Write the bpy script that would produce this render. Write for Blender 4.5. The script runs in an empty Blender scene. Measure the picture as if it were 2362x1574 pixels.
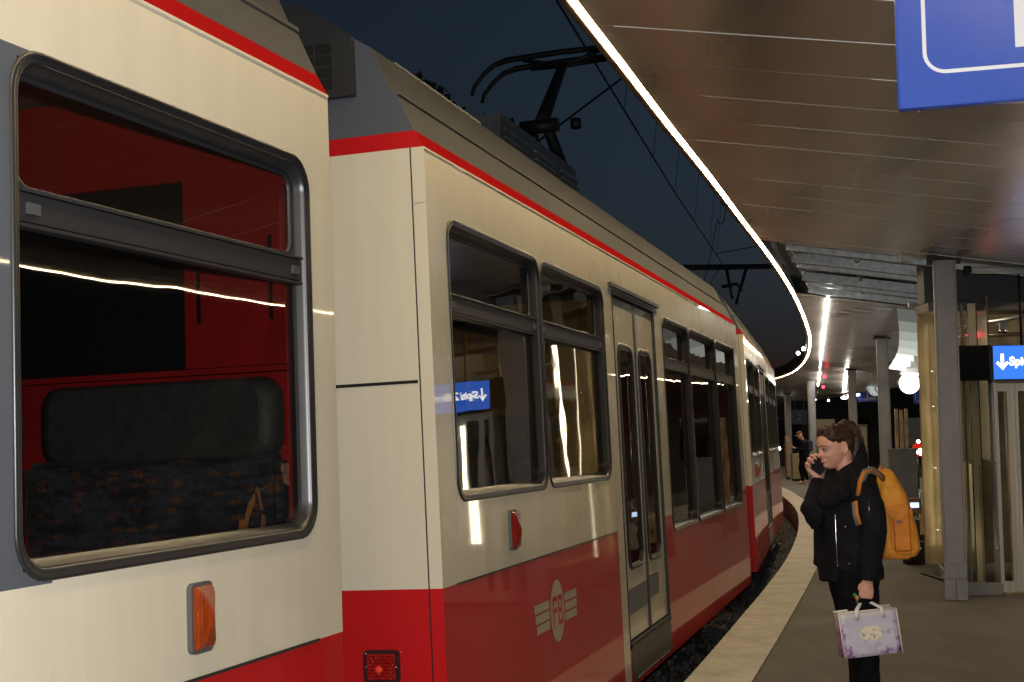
import bpy, bmesh, math, random
from mathutils import Vector, Matrix, noise
random.seed(7)
S = bpy.context.scene
COL = S.collection
R = math.radians

# ------------------------------------------------------------------ camera
LENS_F, PW, PH = 3200.0, 2362.0, 1574.0
EYE = Vector((0, 0, 1.6)); PITCH = .0705; ROLL = .0151
FW = Vector((0, math.cos(PITCH), math.sin(PITCH)))
_u0 = Vector((0, -math.sin(PITCH), math.cos(PITCH))); _r0 = Vector((1, 0, 0))
RT = _r0 * math.cos(ROLL) - _u0 * math.sin(ROLL)
UP = _u0 * math.cos(ROLL) + _r0 * math.sin(ROLL)
cd = bpy.data.cameras.new("camera"); cam = bpy.data.objects.new("camera", cd); COL.objects.link(cam)
m = Matrix((RT, UP, -FW)).transposed().to_4x4(); m.translation = EYE
cam.matrix_world = m
cd.sensor_width = 36; cd.lens = 36 * LENS_F / PW; cd.clip_end = 2000; cd.clip_start = .05
S.camera = cam

def ray(x, y): return FW + RT * ((x - PW / 2) / LENS_F) - UP * ((y - PH / 2) / LENS_F)
def at(x, y, Y):
    """point of the place seen at survey pixel (x, y) at distance Y"""
    d = ray(x, y); return EYE + d * (Y / d.y)
def onz(x, y, z):
    d = ray(x, y); return EYE + d * ((z - EYE.z) / d.z)

# ------------------------------------------------------------------ tagging
def tag(o, label=None, cat=None, group=None, kind=None):
    if label: o["label"] = label
    if cat: o["category"] = cat
    if group: o["group"] = group
    if kind: o["kind"] = kind
    return o
def empty(name, loc=(0, 0, 0), label=None, cat=None, group=None, mat=None):
    o = bpy.data.objects.new(name, None); COL.objects.link(o); o.empty_display_size = .1
    if mat is not None: o.matrix_world = mat
    else: o.location = loc
    return tag(o, label, cat, group)
def link(name, bm, mats, parent=None, smooth=False, loc=None):
    me = bpy.data.meshes.new(name); bm.normal_update(); bm.to_mesh(me); bm.free()
    if not isinstance(mats, (list, tuple)): mats = [mats]
    for q in mats: me.materials.append(q)
    if smooth:
        for p in me.polygons: p.use_smooth = True
    o = bpy.data.objects.new(name, me); COL.objects.link(o)
    if parent: o.parent = parent
    if loc: o.location = loc
    return o
def autosmooth(o, ang=35):
    me = o.data
    for p in me.polygons: p.use_smooth = True
    bm = bmesh.new(); bm.from_mesh(me)
    for e in bm.edges:
        if len(e.link_faces) == 2 and e.calc_face_angle(0) > R(ang): e.smooth = False
    bm.to_mesh(me); bm.free()
    return o
def copy_tree(o, parent=None):
    c = o.copy(); COL.objects.link(c)
    if parent: c.parent = parent
    for ch in list(o.children):
        copy_tree(ch, c)
    return c

# ------------------------------------------------------------------ materials
def mat(name, col, rough=.5, metal=0, spec=.5, coat=0, coat_rough=.05, emit=None, es=0, aniso=0, sheen=0):
    m = bpy.data.materials.new(name); m.use_nodes = True
    b = m.node_tree.nodes["Principled BSDF"]
    b.inputs["Base Color"].default_value = (*col, 1); b.inputs["Roughness"].default_value = rough
    b.inputs["Metallic"].default_value = metal; b.inputs["Specular IOR Level"].default_value = spec
    b.inputs["Coat Weight"].default_value = coat; b.inputs["Coat Roughness"].default_value = coat_rough
    b.inputs["Anisotropic"].default_value = aniso
    if sheen: b.inputs["Sheen Weight"].default_value = sheen
    if emit: b.inputs["Emission Color"].default_value = (*emit, 1); b.inputs["Emission Strength"].default_value = es
    return m
def nd(m, t, **k):
    n = m.node_tree.nodes.new(t)
    for a, v in k.items():
        if a in n.inputs.keys(): n.inputs[a].default_value = v
        else: setattr(n, a, v)
    return n
def lk(m, a, b): m.node_tree.links.new(a, b)
def bsdf(m): return m.node_tree.nodes["Principled BSDF"]
def vary(m, scale=3, amt=.25, detail=6, bump=0, bscale=None, rough_amt=0, stretch=(1, 1, 1), bdist=.01, ramp=(.35, .65)):
    """noise-driven colour wear, roughness and bump"""
    b = bsdf(m); base = tuple(b.inputs["Base Color"].default_value)
    tc = nd(m, "ShaderNodeTexCoord"); mp = nd(m, "ShaderNodeMapping"); mp.inputs["Scale"].default_value = stretch
    lk(m, tc.outputs["Object"], mp.inputs[0])
    n = nd(m, "ShaderNodeTexNoise"); n.inputs["Scale"].default_value = scale; n.inputs["Detail"].default_value = detail
    lk(m, mp.outputs[0], n.inputs["Vector"])
    if amt:
        cr = nd(m, "ShaderNodeValToRGB"); cr.color_ramp.elements[0].position = ramp[0]; cr.color_ramp.elements[1].position = ramp[1]
        cr.color_ramp.elements[0].color = tuple(c * (1 - amt) for c in base[:3]) + (1,)
        cr.color_ramp.elements[1].color = tuple(min(1, c * (1 + amt * .5)) for c in base[:3]) + (1,)
        lk(m, n.outputs[0], cr.inputs[0]); lk(m, cr.outputs[0], b.inputs["Base Color"])
    if rough_amt:
        r0 = b.inputs["Roughness"].default_value
        mr = nd(m, "ShaderNodeMapRange"); mr.inputs[3].default_value = max(0, r0 - rough_amt); mr.inputs[4].default_value = r0 + rough_amt
        mr.inputs[1].default_value = .3; mr.inputs[2].default_value = .7
        lk(m, n.outputs[0], mr.inputs[0]); lk(m, mr.outputs[0], b.inputs["Roughness"])
    if bump:
        n2 = nd(m, "ShaderNodeTexNoise"); n2.inputs["Scale"].default_value = bscale or scale; n2.inputs["Detail"].default_value = 4
        lk(m, mp.outputs[0], n2.inputs["Vector"])
        bp = nd(m, "ShaderNodeBump"); bp.inputs["Strength"].default_value = bump; bp.inputs["Distance"].default_value = bdist
        lk(m, n2.outputs[0], bp.inputs["Height"]); lk(m, bp.outputs[0], b.inputs["Normal"])
        lk(m, bp.outputs[0], b.inputs["Coat Normal"])
    return m
def speckle(m, scale, amt, stretch=(1, 1, 1), detail=4):
    """fine dirt or aggregate multiplied over the base colour"""
    b = bsdf(m); src = b.inputs["Base Color"].links[0].from_socket if b.inputs["Base Color"].links else None
    tc = nd(m, "ShaderNodeTexCoord"); mp = nd(m, "ShaderNodeMapping"); mp.inputs["Scale"].default_value = stretch; lk(m, tc.outputs["Object"], mp.inputs[0])
    n = nd(m, "ShaderNodeTexNoise"); n.inputs["Scale"].default_value = scale; n.inputs["Detail"].default_value = detail; lk(m, mp.outputs[0], n.inputs["Vector"])
    cr = nd(m, "ShaderNodeValToRGB"); cr.color_ramp.elements[0].position = .38; cr.color_ramp.elements[1].position = .62
    cr.color_ramp.elements[0].color = (1 - amt,) * 3 + (1,); cr.color_ramp.elements[1].color = (1, 1, 1, 1); lk(m, n.outputs[0], cr.inputs[0])
    mx = nd(m, "ShaderNodeMix", data_type='RGBA', blend_type='MULTIPLY'); mx.inputs[0].default_value = 1
    if src: lk(m, src, mx.inputs[6])
    else: mx.inputs[6].default_value = b.inputs["Base Color"].default_value
    lk(m, cr.outputs[0], mx.inputs[7]); lk(m, mx.outputs[2], b.inputs["Base Color"]); return m
def paint(name, col, rough=.28):
    m = vary(mat(name, col, rough, 0, .2, .66, .028), .9, .03, 3, .065, 1.2, .04, bdist=.006, ramp=(.15, .85))
    bsdf(m).inputs["Coat IOR"].default_value = 1.55; return speckle(m, 9, .05, (1, 1, .10), 8)
CREAM = paint("cream_paint", (.62, .57, .455))
REDP = paint("red_paint", (.47, .008, .010), .45)
MATRED = vary(mat("matt_red_band", (.30, .008, .009), .7, 0, 0), 2, .06)
GREYP = paint("grey_paint", (.085, .095, .115), .4)
ROOFG = vary(mat("roof_grey", (.056, .058, .062), .7, 0, .08), 2.5, .3, 8, .2, 30, .1, (.25, 1, 1))
RUBBER = vary(mat("black_rubber", (.017, .017, .019), .33, 0, .5), 8, .25)
FRAMEG = mat("grey_window_frame", (.016, .017, .021), .45, 0, .35); LATCH = mat("latch_grey", (.05, .055, .065), .5)
DARKM = vary(mat("dark_metal", (.018, .018, .02), .55, .4), 6, .4)
BLACK = mat("black_void", (.004, .004, .005), .9)
BELLOW = vary(mat("bellows_rubber", (.02, .02, .022), .7), 5, .3)
CHROME = mat("polished_steel", (.7, .7, .7), .18, 1)
STEEL = vary(mat("brushed_steel", (.72, .73, .75), .36, .35), 40, .12, 3, .1, 120, .08, (1, 1, .02))
GALV = vary(mat("galvanised_steel", (.34, .36, .38), .38, .75), 14, .3, 5, .1, 20, .1)
COLM = vary(mat("micaceous_grey_paint", (.27, .275, .295), .5, .15), 5, .10, 4, .03, 60)
YELLOW = mat("yellow_pole", (.75, .36, .02), .35, 0, .5, .4)
INRED = vary(mat("interior_red", (.50, .016, .018), .45), 2, .1)
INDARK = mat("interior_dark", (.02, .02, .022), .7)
CEILIN = mat("interior_ceiling", (.30, .27, .23), .6)
def glass(name, tint=(.4, .42, .42), ior=1.6, wob=.12, scale=1.1):
    m = bpy.data.materials.new(name); m.use_nodes = True; nt = m.node_tree; nt.nodes.clear()
    out = nd(m, "ShaderNodeOutputMaterial"); mix = nd(m, "ShaderNodeMixShader"); tr = nd(m, "ShaderNodeBsdfTransparent")
    gl = nd(m, "ShaderNodeBsdfGlossy"); gl.inputs["Roughness"].default_value = .012; gl.inputs["Color"].default_value = (1, 1, 1, 1)
    tr.inputs["Color"].default_value = (*tint, 1)
    f0 = ((ior - 1) / (ior + 1)) ** 2 * 1.7
    lw = nd(m, "ShaderNodeLayerWeight"); lw.inputs["Blend"].default_value = .5   # facing = 1 - |cos|
    pw = nd(m, "ShaderNodeMath", operation='POWER'); pw.inputs[1].default_value = 5
    fr = nd(m, "ShaderNodeMath", operation='MULTIPLY_ADD'); fr.inputs[1].default_value = 1 - f0; fr.inputs[2].default_value = f0
    lk(m, lw.outputs["Facing"], pw.inputs[0]); lk(m, pw.outputs[0], fr.inputs[0])
    tc = nd(m, "ShaderNodeTexCoord"); n = nd(m, "ShaderNodeTexNoise"); n.inputs["Scale"].default_value = scale; n.inputs["Detail"].default_value = 2
    bp = nd(m, "ShaderNodeBump"); bp.inputs["Strength"].default_value = wob; bp.inputs["Distance"].default_value = .02
    lk(m, tc.outputs["Object"], n.inputs["Vector"]); lk(m, n.outputs[0], bp.inputs["Height"]); lk(m, bp.outputs[0], gl.inputs["Normal"])
    lk(m, fr.outputs[0], mix.inputs[0]); lk(m, tr.outputs[0], mix.inputs[1]); lk(m, gl.outputs[0], mix.inputs[2]); lk(m, mix.outputs[0], out.inputs[0])
    return m
GLASS = glass("tinted_window_glass", (.43, .43, .43), 1.8, .13, 1.5)
CLEAR = glass("clear_glass", (.82, .84, .83), 1.5, .03)
def emis(name, col, s):
    m = bpy.data.materials.new(name); m.use_nodes = True; nt = m.node_tree; nt.nodes.clear()
    out = nd(m, "ShaderNodeOutputMaterial"); e = nd(m, "ShaderNodeEmission"); e.inputs[0].default_value = (*col, 1); e.inputs[1].default_value = s
    lk(m, e.outputs[0], out.inputs[0]); return m
LEDM = emis("led_strip_light", (1, .77, .44), 64)
TUBE = emis("fluorescent_tube_light", (1, .96, .88), 14)
GLOW = emis("soffit_glow", (.93, 1, .92), 3.0)  # stands in for a reflection on the canopy soffit, not a lamp
LIFTL = emis("lift_lamp_light", (1, .84, .55), 16)
GLOBE = emis("clock_backlight", (1, 1, .95), 5)
WHITEL = emis("white_headlight", (.9, 1, 1), 22)
REDL = emis("red_signal_light", (1, .03, .06), 6)
SCREEN = emis("lit_screen", (.55, .72, 1), 1.6)
SIGNBL = emis("sign_blue_backlit", (.045, .20, .93), 1.0)
SIGNWH = emis("sign_white_backlit", (1, .97, .95), 2.2)

# ------------------------------------------------------------------ mesh helpers
def bbox(bm, lo, hi, mi=0, M=None):
    xs, ys, zs = zip(lo, hi)
    v = [bm.verts.new(((M @ Vector((x, y, z))) if M else Vector((x, y, z)))) for x in xs for y in ys for z in zs]
    for a in ((0, 1, 3, 2), (4, 6, 7, 5), (0, 4, 5, 1), (2, 3, 7, 6), (0, 2, 6, 4), (1, 5, 7, 3)):
        f = bm.faces.new([v[i] for i in a]); f.material_index = mi
def boxobj(name, lo, hi, m, parent=None, bev=0, M=None):
    bm = bmesh.new(); bbox(bm, lo, hi, 0, M)
    if bev: bmesh.ops.bevel(bm, geom=bm.edges[:], offset=bev, segments=2, affect='EDGES', profile=.5)
    bmesh.ops.recalc_face_normals(bm, faces=bm.faces)
    return link(name, bm, m, parent, smooth=False)
def tube(bm, pts, rad, n=8, mi=0, caps=True, flat=None, ref=None):
    """tube along pts; rad a number, list, or list of (a, b) half-axes; ref = direction of axis a"""
    pts = [Vector(p) for p in pts]; k = len(pts)
    if not isinstance(rad, (list, tuple)): rad = [rad] * k
    rings = []; prev = None
    for i, p in enumerate(pts):
        t = (pts[min(i + 1, k - 1)] - pts[max(i - 1, 0)])
        if t.length < 1e-9: t = Vector((0, 0, 1))
        t.normalize()
        a = Vector(ref) if ref is not None else (prev if prev is not None else (Vector((0, 0, 1)) if abs(t.z) < .9 else Vector((1, 0, 0))))
        a = a - t * a.dot(t)
        if a.length < 1e-6: a = t.orthogonal()
        a.normalize(); prev = a; b = t.cross(a)
        r = rad[i]; ra, rb = (r if isinstance(r, (list, tuple)) else (r, r))
        rings.append([bm.verts.new(p + a * (ra * math.cos(2 * math.pi * j / n)) + b * (rb * math.sin(2 * math.pi * j / n))) for j in range(n)])
    for i in range(k - 1):
        for j in range(n):
            f = bm.faces.new((rings[i][j], rings[i][(j + 1) % n], rings[i + 1][(j + 1) % n], rings[i + 1][j])); f.material_index = mi; f.smooth = True
    if caps:
        f = bm.faces.new(rings[0][::-1]); f.material_index = mi
        f = bm.faces.new(rings[-1]); f.material_index = mi
    return rings
def tubeobj(name, pts, rad, m, parent=None, n=8, **k):
    bm = bmesh.new(); tube(bm, pts, rad, n, **k); bmesh.ops.recalc_face_normals(bm, faces=bm.faces)
    return link(name, bm, m, parent)
def rrect(a0, a1, b0, b1, r, n=6):
    r = max(.002, min(r, (a1 - a0) / 2 - .001, (b1 - b0) / 2 - .001)); o = []
    for cx, cy, s in ((a1 - r, b1 - r, 0), (a0 + r, b1 - r, 1), (a0 + r, b0 + r, 2), (a1 - r, b0 + r, 3)):
        for i in range(n + 1):
            t = (s + i / n) * math.pi / 2; o.append((cx + r * math.cos(t), cy + r * math.sin(t)))
    return o
def ring_frame(bm, s0, s1, z0, z1, r, prof, y0=0, sgn=-1, mi=0):
    """moulding round a rounded rectangle in the x/z plane; prof = (inset, proud)"""
    loops = []
    for ins, pr in prof:
        loops.append([bm.verts.new((a, y0 + sgn * pr, b)) for a, b in rrect(s0 + ins, s1 - ins, z0 + ins, z1 - ins, r - ins * .8)])
    k = len(loops[0])
    for i in range(len(loops) - 1):
        for j in range(k):
            f = bm.faces.new((loops[i][j], loops[i][(j + 1) % k], loops[i + 1][(j + 1) % k], loops[i + 1][j])); f.smooth = True; f.material_index = mi
def plate(bm, s0, s1, z0, z1, r, y, mi=0):
    f = bm.faces.new([bm.verts.new((a, y, b)) for a, b in rrect(s0, s1, z0, z1, r)]); f.material_index = mi; return f
def prism(bm, poly, x0, x1, mi=0, axis=0, caps=True):
    """extrude polygon (list of 2-tuples) along an axis"""
    def P(t, a, b): return (t, a, b) if axis == 0 else ((a, t, b) if axis == 1 else (a, b, t))
    A = [bm.verts.new(P(x0, a, b)) for a, b in poly]; B = [bm.verts.new(P(x1, a, b)) for a, b in poly]; k = len(poly)
    for i in range(k):
        f = bm.faces.new((A[i], A[(i + 1) % k], B[(i + 1) % k], B[i])); f.material_index = mi
    if caps:
        bm.faces.new(A[::-1]).material_index = mi; bm.faces.new(B).material_index = mi
def text_mesh(txt, size, ext=.002, bold=0, align='LEFT', space=1.0):
    c = bpy.data.curves.new("t", 'FONT'); c.body = txt; c.size = size; c.extrude = ext; c.offset = bold; c.align_x = align; c.align_y = 'CENTER'; c.space_character = space
    o = bpy.data.objects.new("t", c); COL.objects.link(o)
    me = bpy.data.meshes.new_from_object(o.evaluated_get(bpy.context.evaluated_depsgraph_get()))
    bpy.data.objects.remove(o); bpy.data.curves.remove(c)
    return me
def textobj(name, txt, size, m, parent, M, **k):
    me = text_mesh(txt, size, **k); me.transform(M); me.materials.clear(); me.materials.append(m)
    o = bpy.data.objects.new(name, me); COL.objects.link(o); o.parent = parent; return o
def bake(o, name=None):
    """apply modifiers to the mesh datablock"""
    dg = bpy.context.evaluated_depsgraph_get(); me = bpy.data.meshes.new_from_object(o.evaluated_get(dg))
    o.modifiers.clear(); old = o.data; mats = list(old.materials); o.data = me
    if not me.materials:
        for q in mats: me.materials.append(q)
    for p in me.polygons: p.use_smooth = True
    return o
# text plane: letters along +x, up +z, facing -y
TXT = Matrix(((1, 0, 0, 0), (0, 0, -1, 0), (0, 1, 0, 0), (0, 0, 0, 1)))
def chain(pts, n=12):
    """Catmull-Rom through 2D points"""
    P = [Vector(p) for p in pts]; P = [P[0] * 2 - P[1]] + P + [P[-1] * 2 - P[-2]]; o = []
    for i in range(1, len(P) - 2):
        for j in range(n):
            t = j / n; a, b, c, d = P[i - 1:i + 3]
            o.append(.5 * ((2 * b) + (c - a) * t + (2 * a - 5 * b + 4 * c - d) * t * t + (3 * b - a - 3 * c + d) * t ** 3))
    o.append(P[-2]); return o
class Line:
    def __init__(s, pts):
        s.p = chain(pts); s.c = [0]
        for i in range(1, len(s.p)): s.c.append(s.c[-1] + (s.p[i] - s.p[i - 1]).length)
        s.len = s.c[-1]
    def __call__(s, d, t=0):
        d = max(0, min(s.len, d)); i = 0
        import bisect
        i = min(max(bisect.bisect_right(s.c, d) - 1, 0), len(s.p) - 2)
        f = (d - s.c[i]) / (s.c[i + 1] - s.c[i]); p = s.p[i].lerp(s.p[i + 1], f)
        g = (s.p[i + 1] - s.p[i]).normalized(); g2 = (s.p[min(i + 2, len(s.p) - 1)] - s.p[min(i + 1, len(s.p) - 2)]).normalized(); g = g.lerp(g2, f).normalized()
        return p + Vector((g.y, -g.x)) * t, g

PLAT = Line([(-5.6, -14), (-3.45, -6.8), (-1.50, 0), (1.092, 9.189), (1.832, 11.843), (2.836, 15.518), (3.643, 18.649), (4.563, 22.591), (5.414, 26.642), (6.139, 30.591), (6.874, 35.482), (7.65, 41.5), (8.1, 47.5), (8.2, 55), (7.9, 64), (7.2, 76)])
CAN = Line([(-5.35, -14), (-3.40, -6.8), (-1.46, 0), (.289, 6.222), (.634, 7.435), (1.024, 8.823), (1.576, 10.742), (2.057, 12.468), (2.583, 14.333), (3.334, 17.074), (4.197, 20.402), (5.391, 25.31), (6.478, 30.112), (7.849, 37.09), (8.947, 44.161), (9.35, 49.742), (9.4, 58), (9.1, 68)])

# ------------------------------------------------------------------ world
W = bpy.data.worlds.new("World"); S.world = W; W.use_nodes = True
wn = W.node_tree; sky = wn.nodes.new("ShaderNodeTexSky"); sky.sky_type = 'NISHITA'; sky.sun_disc = False
sky.sun_elevation = R(-3.0); sky.sun_rotation = R(70); sky.ozone_density = 3.0
hs = wn.nodes.new("ShaderNodeHueSaturation"); hs.inputs["Hue"].default_value = .455; hs.inputs["Saturation"].default_value = .80; hs.inputs["Value"].default_value = 1.9
wn.links.new(sky.outputs[0], hs.inputs["Color"])
bg = wn.nodes["Background"]; wn.links.new(hs.outputs[0], bg.inputs[0]); bg.inputs[1].default_value = .15

# ------------------------------------------------------------------ ground, track, platform
ASPH = speckle(speckle(vary(mat("worn_asphalt", (.122, .112, .102), .75), 1.1, .3, 10, .5, 130, .1, bdist=.004), 140, .5, detail=2), 3, .28, (1, .3, 1), 8)
KERB = vary(mat("pale_concrete_kerb", (.56, .53, .47), .7), 3.0, .25, 10, .3, 90, .08, bdist=.003); KERB = speckle(speckle(KERB, 110, .16, detail=2), 9, .14, (1, 1, 1), 8)
DIRT = vary(mat("dark_ground", (.035, .033, .03), .95), 1.5, .4, 8, .6, 12)
BALL = vary(mat("ballast_stone", (.11, .105, .10), .9), 7, .5, 8, .4, 30)
bm = bmesh.new()
for x0, y0, x1, y1 in ((-400, -300, 400, 700),):
    bm.faces.new([bm.verts.new(p) for p in ((x0, y0, -.62), (x1, y0, -.62), (x1, y1, -.62), (x0, y1, -.62))])
tag(link("ground", bm, DIRT), kind="structure")
def strip(name, line, t0, t1, z0, z1, m, d0=0, d1=None, step=.5, kind=None, parent=None, skirt=None):
    bm = bmesh.new(); d1 = d1 or line.len; n = int((d1 - d0) / step); prev = None
    for i in range(n + 1):
        d = d0 + (d1 - d0) * i / n; a, _ = line(d, t0); b, _ = line(d, t1)
        row = [bm.verts.new((a.x, a.y, z0)), bm.verts.new((b.x, b.y, z1))]
        if skirt is not None: row = [bm.verts.new((a.x, a.y, skirt))] + row + [bm.verts.new((b.x, b.y, skirt))]
        if prev:
            for k in range(len(row) - 1): bm.faces.new((prev[k], prev[k + 1], row[k + 1], row[k]))
        prev = row
    bmesh.ops.recalc_face_normals(bm, faces=bm.faces)
    o = link(name, bm, m, parent)
    if kind: tag(o, kind=kind)
    return o
strip("track_bed", PLAT, -3.2, .3, -.46, -.46, BALL, kind="structure")
strip("platform_surface", PLAT, .44, 6.4, 0, 0, ASPH, kind="structure", skirt=-.6)
k = strip("platform_kerb", PLAT, 0, .425, .004, .004, KERB, kind="structure", skirt=-.6)
strip("platform_drain_gap", PLAT, .425, .441, -.006, -.006, mat("joint_sealant", (.05, .045, .04), .8), kind="structure")
strip("far_track_bed", PLAT, 6.6, 11, -.45, -.45, BALL, kind="structure")
strip("far_platform", PLAT, 11, 15, 0, 0, ASPH, kind="structure", skirt=-.6)
bm = bmesh.new()
for i in range(86):
    d = 14.4 + i * .5; a, g = PLAT(d, .003); b, _ = PLAT(d, .422); g3 = Vector((g.x, g.y, 0)) * .0022
    A_, B_ = Vector((a.x, a.y, .0065)), Vector((b.x, b.y, .0065)); bm.faces.new([bm.verts.new(v) for v in (A_ - g3, B_ - g3, B_ + g3, A_ + g3)])
tag(link("platform_kerb_joints", bm, mat("kerb_joint", (.22, .19, .15), .8)), kind="structure")
# rails
for off, nm in ((-1.80, "rail"), (-.80, "rail")):
    bm = bmesh.new(); pts = []
    for i in range(120): p, _ = PLAT(i * .7, off); pts.append((p.x, p.y, -.37))
    tube(bm, pts, [(.07, .035)] * len(pts), 8, ref=(0, 0, 1)); bmesh.ops.recalc_face_normals(bm, faces=bm.faces)
    tag(link(nm, bm, vary(mat("rail_steel", (.16, .12, .09), .45, .8), 20, .4)), "%s steel rail of the track beneath the red and cream train" % ("inner far" if off < -1 else "outer, platform side"), "rail", "rails of the near track")
# ballast stones
protos = []
for i in range(10):
    t_ = bmesh.new(); bmesh.ops.create_icosphere(t_, subdivisions=1, radius=1)
    for v in t_.verts: v.co *= random.uniform(.6, 1.15); v.co.z *= .75
    protos.append(([v.co.copy() for v in t_.verts], [[v.index for v in f.verts] for f in t_.faces])); t_.free()
bm = bmesh.new()
for i in range(4200):
    d = random.uniform(15, 52); t = -abs(random.gauss(0, .32)) - .03
    if random.random() < .3: t = random.uniform(-1.2, 0)
    p, _ = PLAT(d, t); r = random.uniform(.018, .042); V_, F_ = random.choice(protos); e_ = Matrix.Rotation(random.uniform(0, 6.3), 3, 'Z') @ Matrix.Rotation(random.uniform(0, 6.3), 3, 'X')
    vs = [bm.verts.new(e_ @ c * r + Vector((p.x, p.y, -.45 + random.uniform(-.01, .03)))) for c in V_]
    for f in F_: bm.faces.new([vs[k] for k in f])
tag(link("ballast", bm, BALL), "dark crushed stone ballast between the train and the pale kerb", "ballast", kind="stuff")

# ------------------------------------------------------------------ train
W_CAR = 2.25
def frame_mat(yaw, x, y, cant, dz=0, pitch=0):
    d = Vector((math.sin(yaw), math.cos(yaw), pitch)); l = Vector((-math.cos(yaw), math.sin(yaw), 0)); k = Vector((0, 0, 1))
    u = k * math.cos(cant) + l * math.sin(cant); l2 = l * math.cos(cant) - k * math.sin(cant)
    K = 1.08   # true size of the train found from the reflections on its side
    M = Matrix((d * K, l2 * K, u * K)).transposed().to_4x4(); M.translation = EYE + (Vector((x, y, dz)) - EYE) * K; return M
ZS, ZB, Z0 = 2.70, 1.06, .14
def wall(bm, y, s0, s1, holes, mi_c, mi_r, z0=Z0, z1=ZS, flip=False, extra=()):
    ss = sorted({s0, s1} | {h[0] for h in holes} | {h[1] for h in holes} | {e[0] for e in extra} | {e[1] for e in extra}); zs = sorted({z0, ZB, z1} | {h[2] for h in holes} | {h[3] for h in holes} | {e[2] for e in extra} | {e[3] for e in extra})
    vd = {}
    def V(a, b):
        if (a, b) not in vd: vd[a, b] = bm.verts.new((a, y, b))
        return vd[a, b]
    for i in range(len(ss) - 1):
        for j in range(len(zs) - 1):
            cs, cz = (ss[i] + ss[i + 1]) / 2, (zs[j] + zs[j + 1]) / 2
            if any(h[0] < cs < h[1] and h[2] < cz < h[3] for h in holes): continue
            q = [V(ss[i], zs[j]), V(ss[i + 1], zs[j]), V(ss[i + 1], zs[j + 1]), V(ss[i], zs[j + 1])]
            f = bm.faces.new(q if not flip else q[::-1])
            mi = mi_c if cz > ZB else mi_r
            for e in extra:
                if e[0] < cs < e[1] and e[2] < cz < e[3]: mi = e[4]
            f.material_index = mi
WPROF = [(0, .0), (.001, .004), (.005, .007), (.010, .0065), (.014, .003), (.019, .0025), (.024, .003), (.028, -.004), (.030, -.014), (.035, -.017), (.037, -.028), (.043, -.031), (.046, -.036), (.052, -.040)]
def window(parent, s0, s1, z0, z1, r=.10, vent=2.13, deep=True, clips=True):
    bm = bmesh.new(); ring_frame(bm, s0, s1, z0, z1, r, WPROF, 0)
    fr = link("window_frame", bm, RUBBER, parent)
    i = .041
    bm = bmesh.new()
    if vent:
        bbox(bm, (s0 + i, .010, vent - .028), (s1 - i, .045, vent + .032)); bbox(bm, (s0 + i, .002, vent + .034), (s1 - i, .040, vent + .041))
        bbox(bm, (s0 + i, .006, vent - .040), (s1 - i, .042, vent - .032))
        bmesh.ops.recalc_face_normals(bm, faces=bm.faces); link("window_bar", bm, FRAMEG, fr)
        bm = bmesh.new(); ring_frame(bm, s0 + .047, s1 - .047, vent + .042, z1 - .047, .05, [(0, 0), (.004, .006), (.010, .006), (.013, -.006)], .034); link("vent_trim", bm, FRAMEG, fr)
        bm = bmesh.new(); plate(bm, s0 + i, s1 - i, vent + .03, z1 - i, .05, .041); link("vent_pane", bm, GLASS, fr)
        bm = bmesh.new(); plate(bm, s0 + i, s1 - i, z0 + i, vent - .02, .05, .036); link("pane", bm, GLASS, fr)
        if clips:
            boxobj("latch", (s0 + .062, .002, vent - .012), (s0 + .102, .011, vent + .012), LATCH, fr); boxobj("latch", (s1 - .102, .002, vent - .012), (s1 - .062, .011, vent + .012), LATCH, fr)
    else:
        bm = bmesh.new(); plate(bm, s0 + i, s1 - i, z0 + i, z1 - i, .05, .036); link("pane", bm, GLASS, fr)
    return fr
def marker_lamp(parent, s, z, col, w=.085, h=.155):
    bm = bmesh.new(); plate_z = rrect(s - w / 2 - .008, s + w / 2 + .008, z - h / 2 - .008, z + h / 2 + .008, .018)
    A = [bm.verts.new((a, 0, b)) for a, b in plate_z]; B = [bm.verts.new((a, -.014, b)) for a, b in plate_z]
    for i in range(len(A)): bm.faces.new((A[i], A[(i + 1) % len(A)], B[(i + 1) % len(A)], B[i]))
    bm.faces.new(B); bmesh.ops.recalc_face_normals(bm, faces=bm.faces)
    base = link("marker_lamp", bm, mat("lamp_gasket", (.07, .075, .075), .5), parent)
    bm = bmesh.new()
    x0, x1, z0, z1 = s - w / 2, s + w / 2, z - h / 2, z + h / 2
    lo = [(x0, -.014, z0), (x1, -.014, z0), (x1, -.014, z1), (x0, -.014, z1)]; hi = [(x0 + .012, -.028, z0 + .008), (x1 - .006, -.028, z0 + .008), (x1 - .006, -.028, z1 - .008), (x0 + .012, -.028, z1 - .008)]
    mid = [(s + .006, -.044, z - .012), (s + .006, -.044, z + .004)]
    L = [bm.verts.new(p) for p in lo]; Hh = [bm.verts.new(p) for p in hi]; Mm = [bm.verts.new(p) for p in mid]
    for i in range(4): bm.faces.new((L[i], L[(i + 1) % 4], Hh[(i + 1) % 4], Hh[i]))
    bm.faces.new((Hh[0], Hh[1], Mm[0])); bm.faces.new((Hh[1], Hh[2], Mm[1], Mm[0])); bm.faces.new((Hh[2], Hh[3], Mm[1])); bm.faces.new((Hh[3], Hh[0], Mm[0], Mm[1]))
    bmesh.ops.recalc_face_normals(bm, faces=bm.faces)
    bmesh.ops.bevel(bm, geom=[e for e in bm.edges], offset=.003, segments=2, affect='EDGES')
    lm = vary(mat("lens_plastic_" + ("amber" if col[1] > .1 else "red"), col, .12, 0, .6, .6), 90, .25, 2, .3, 140, stretch=(1, 1, .2)); link("lens", bm, lm, base)
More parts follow.
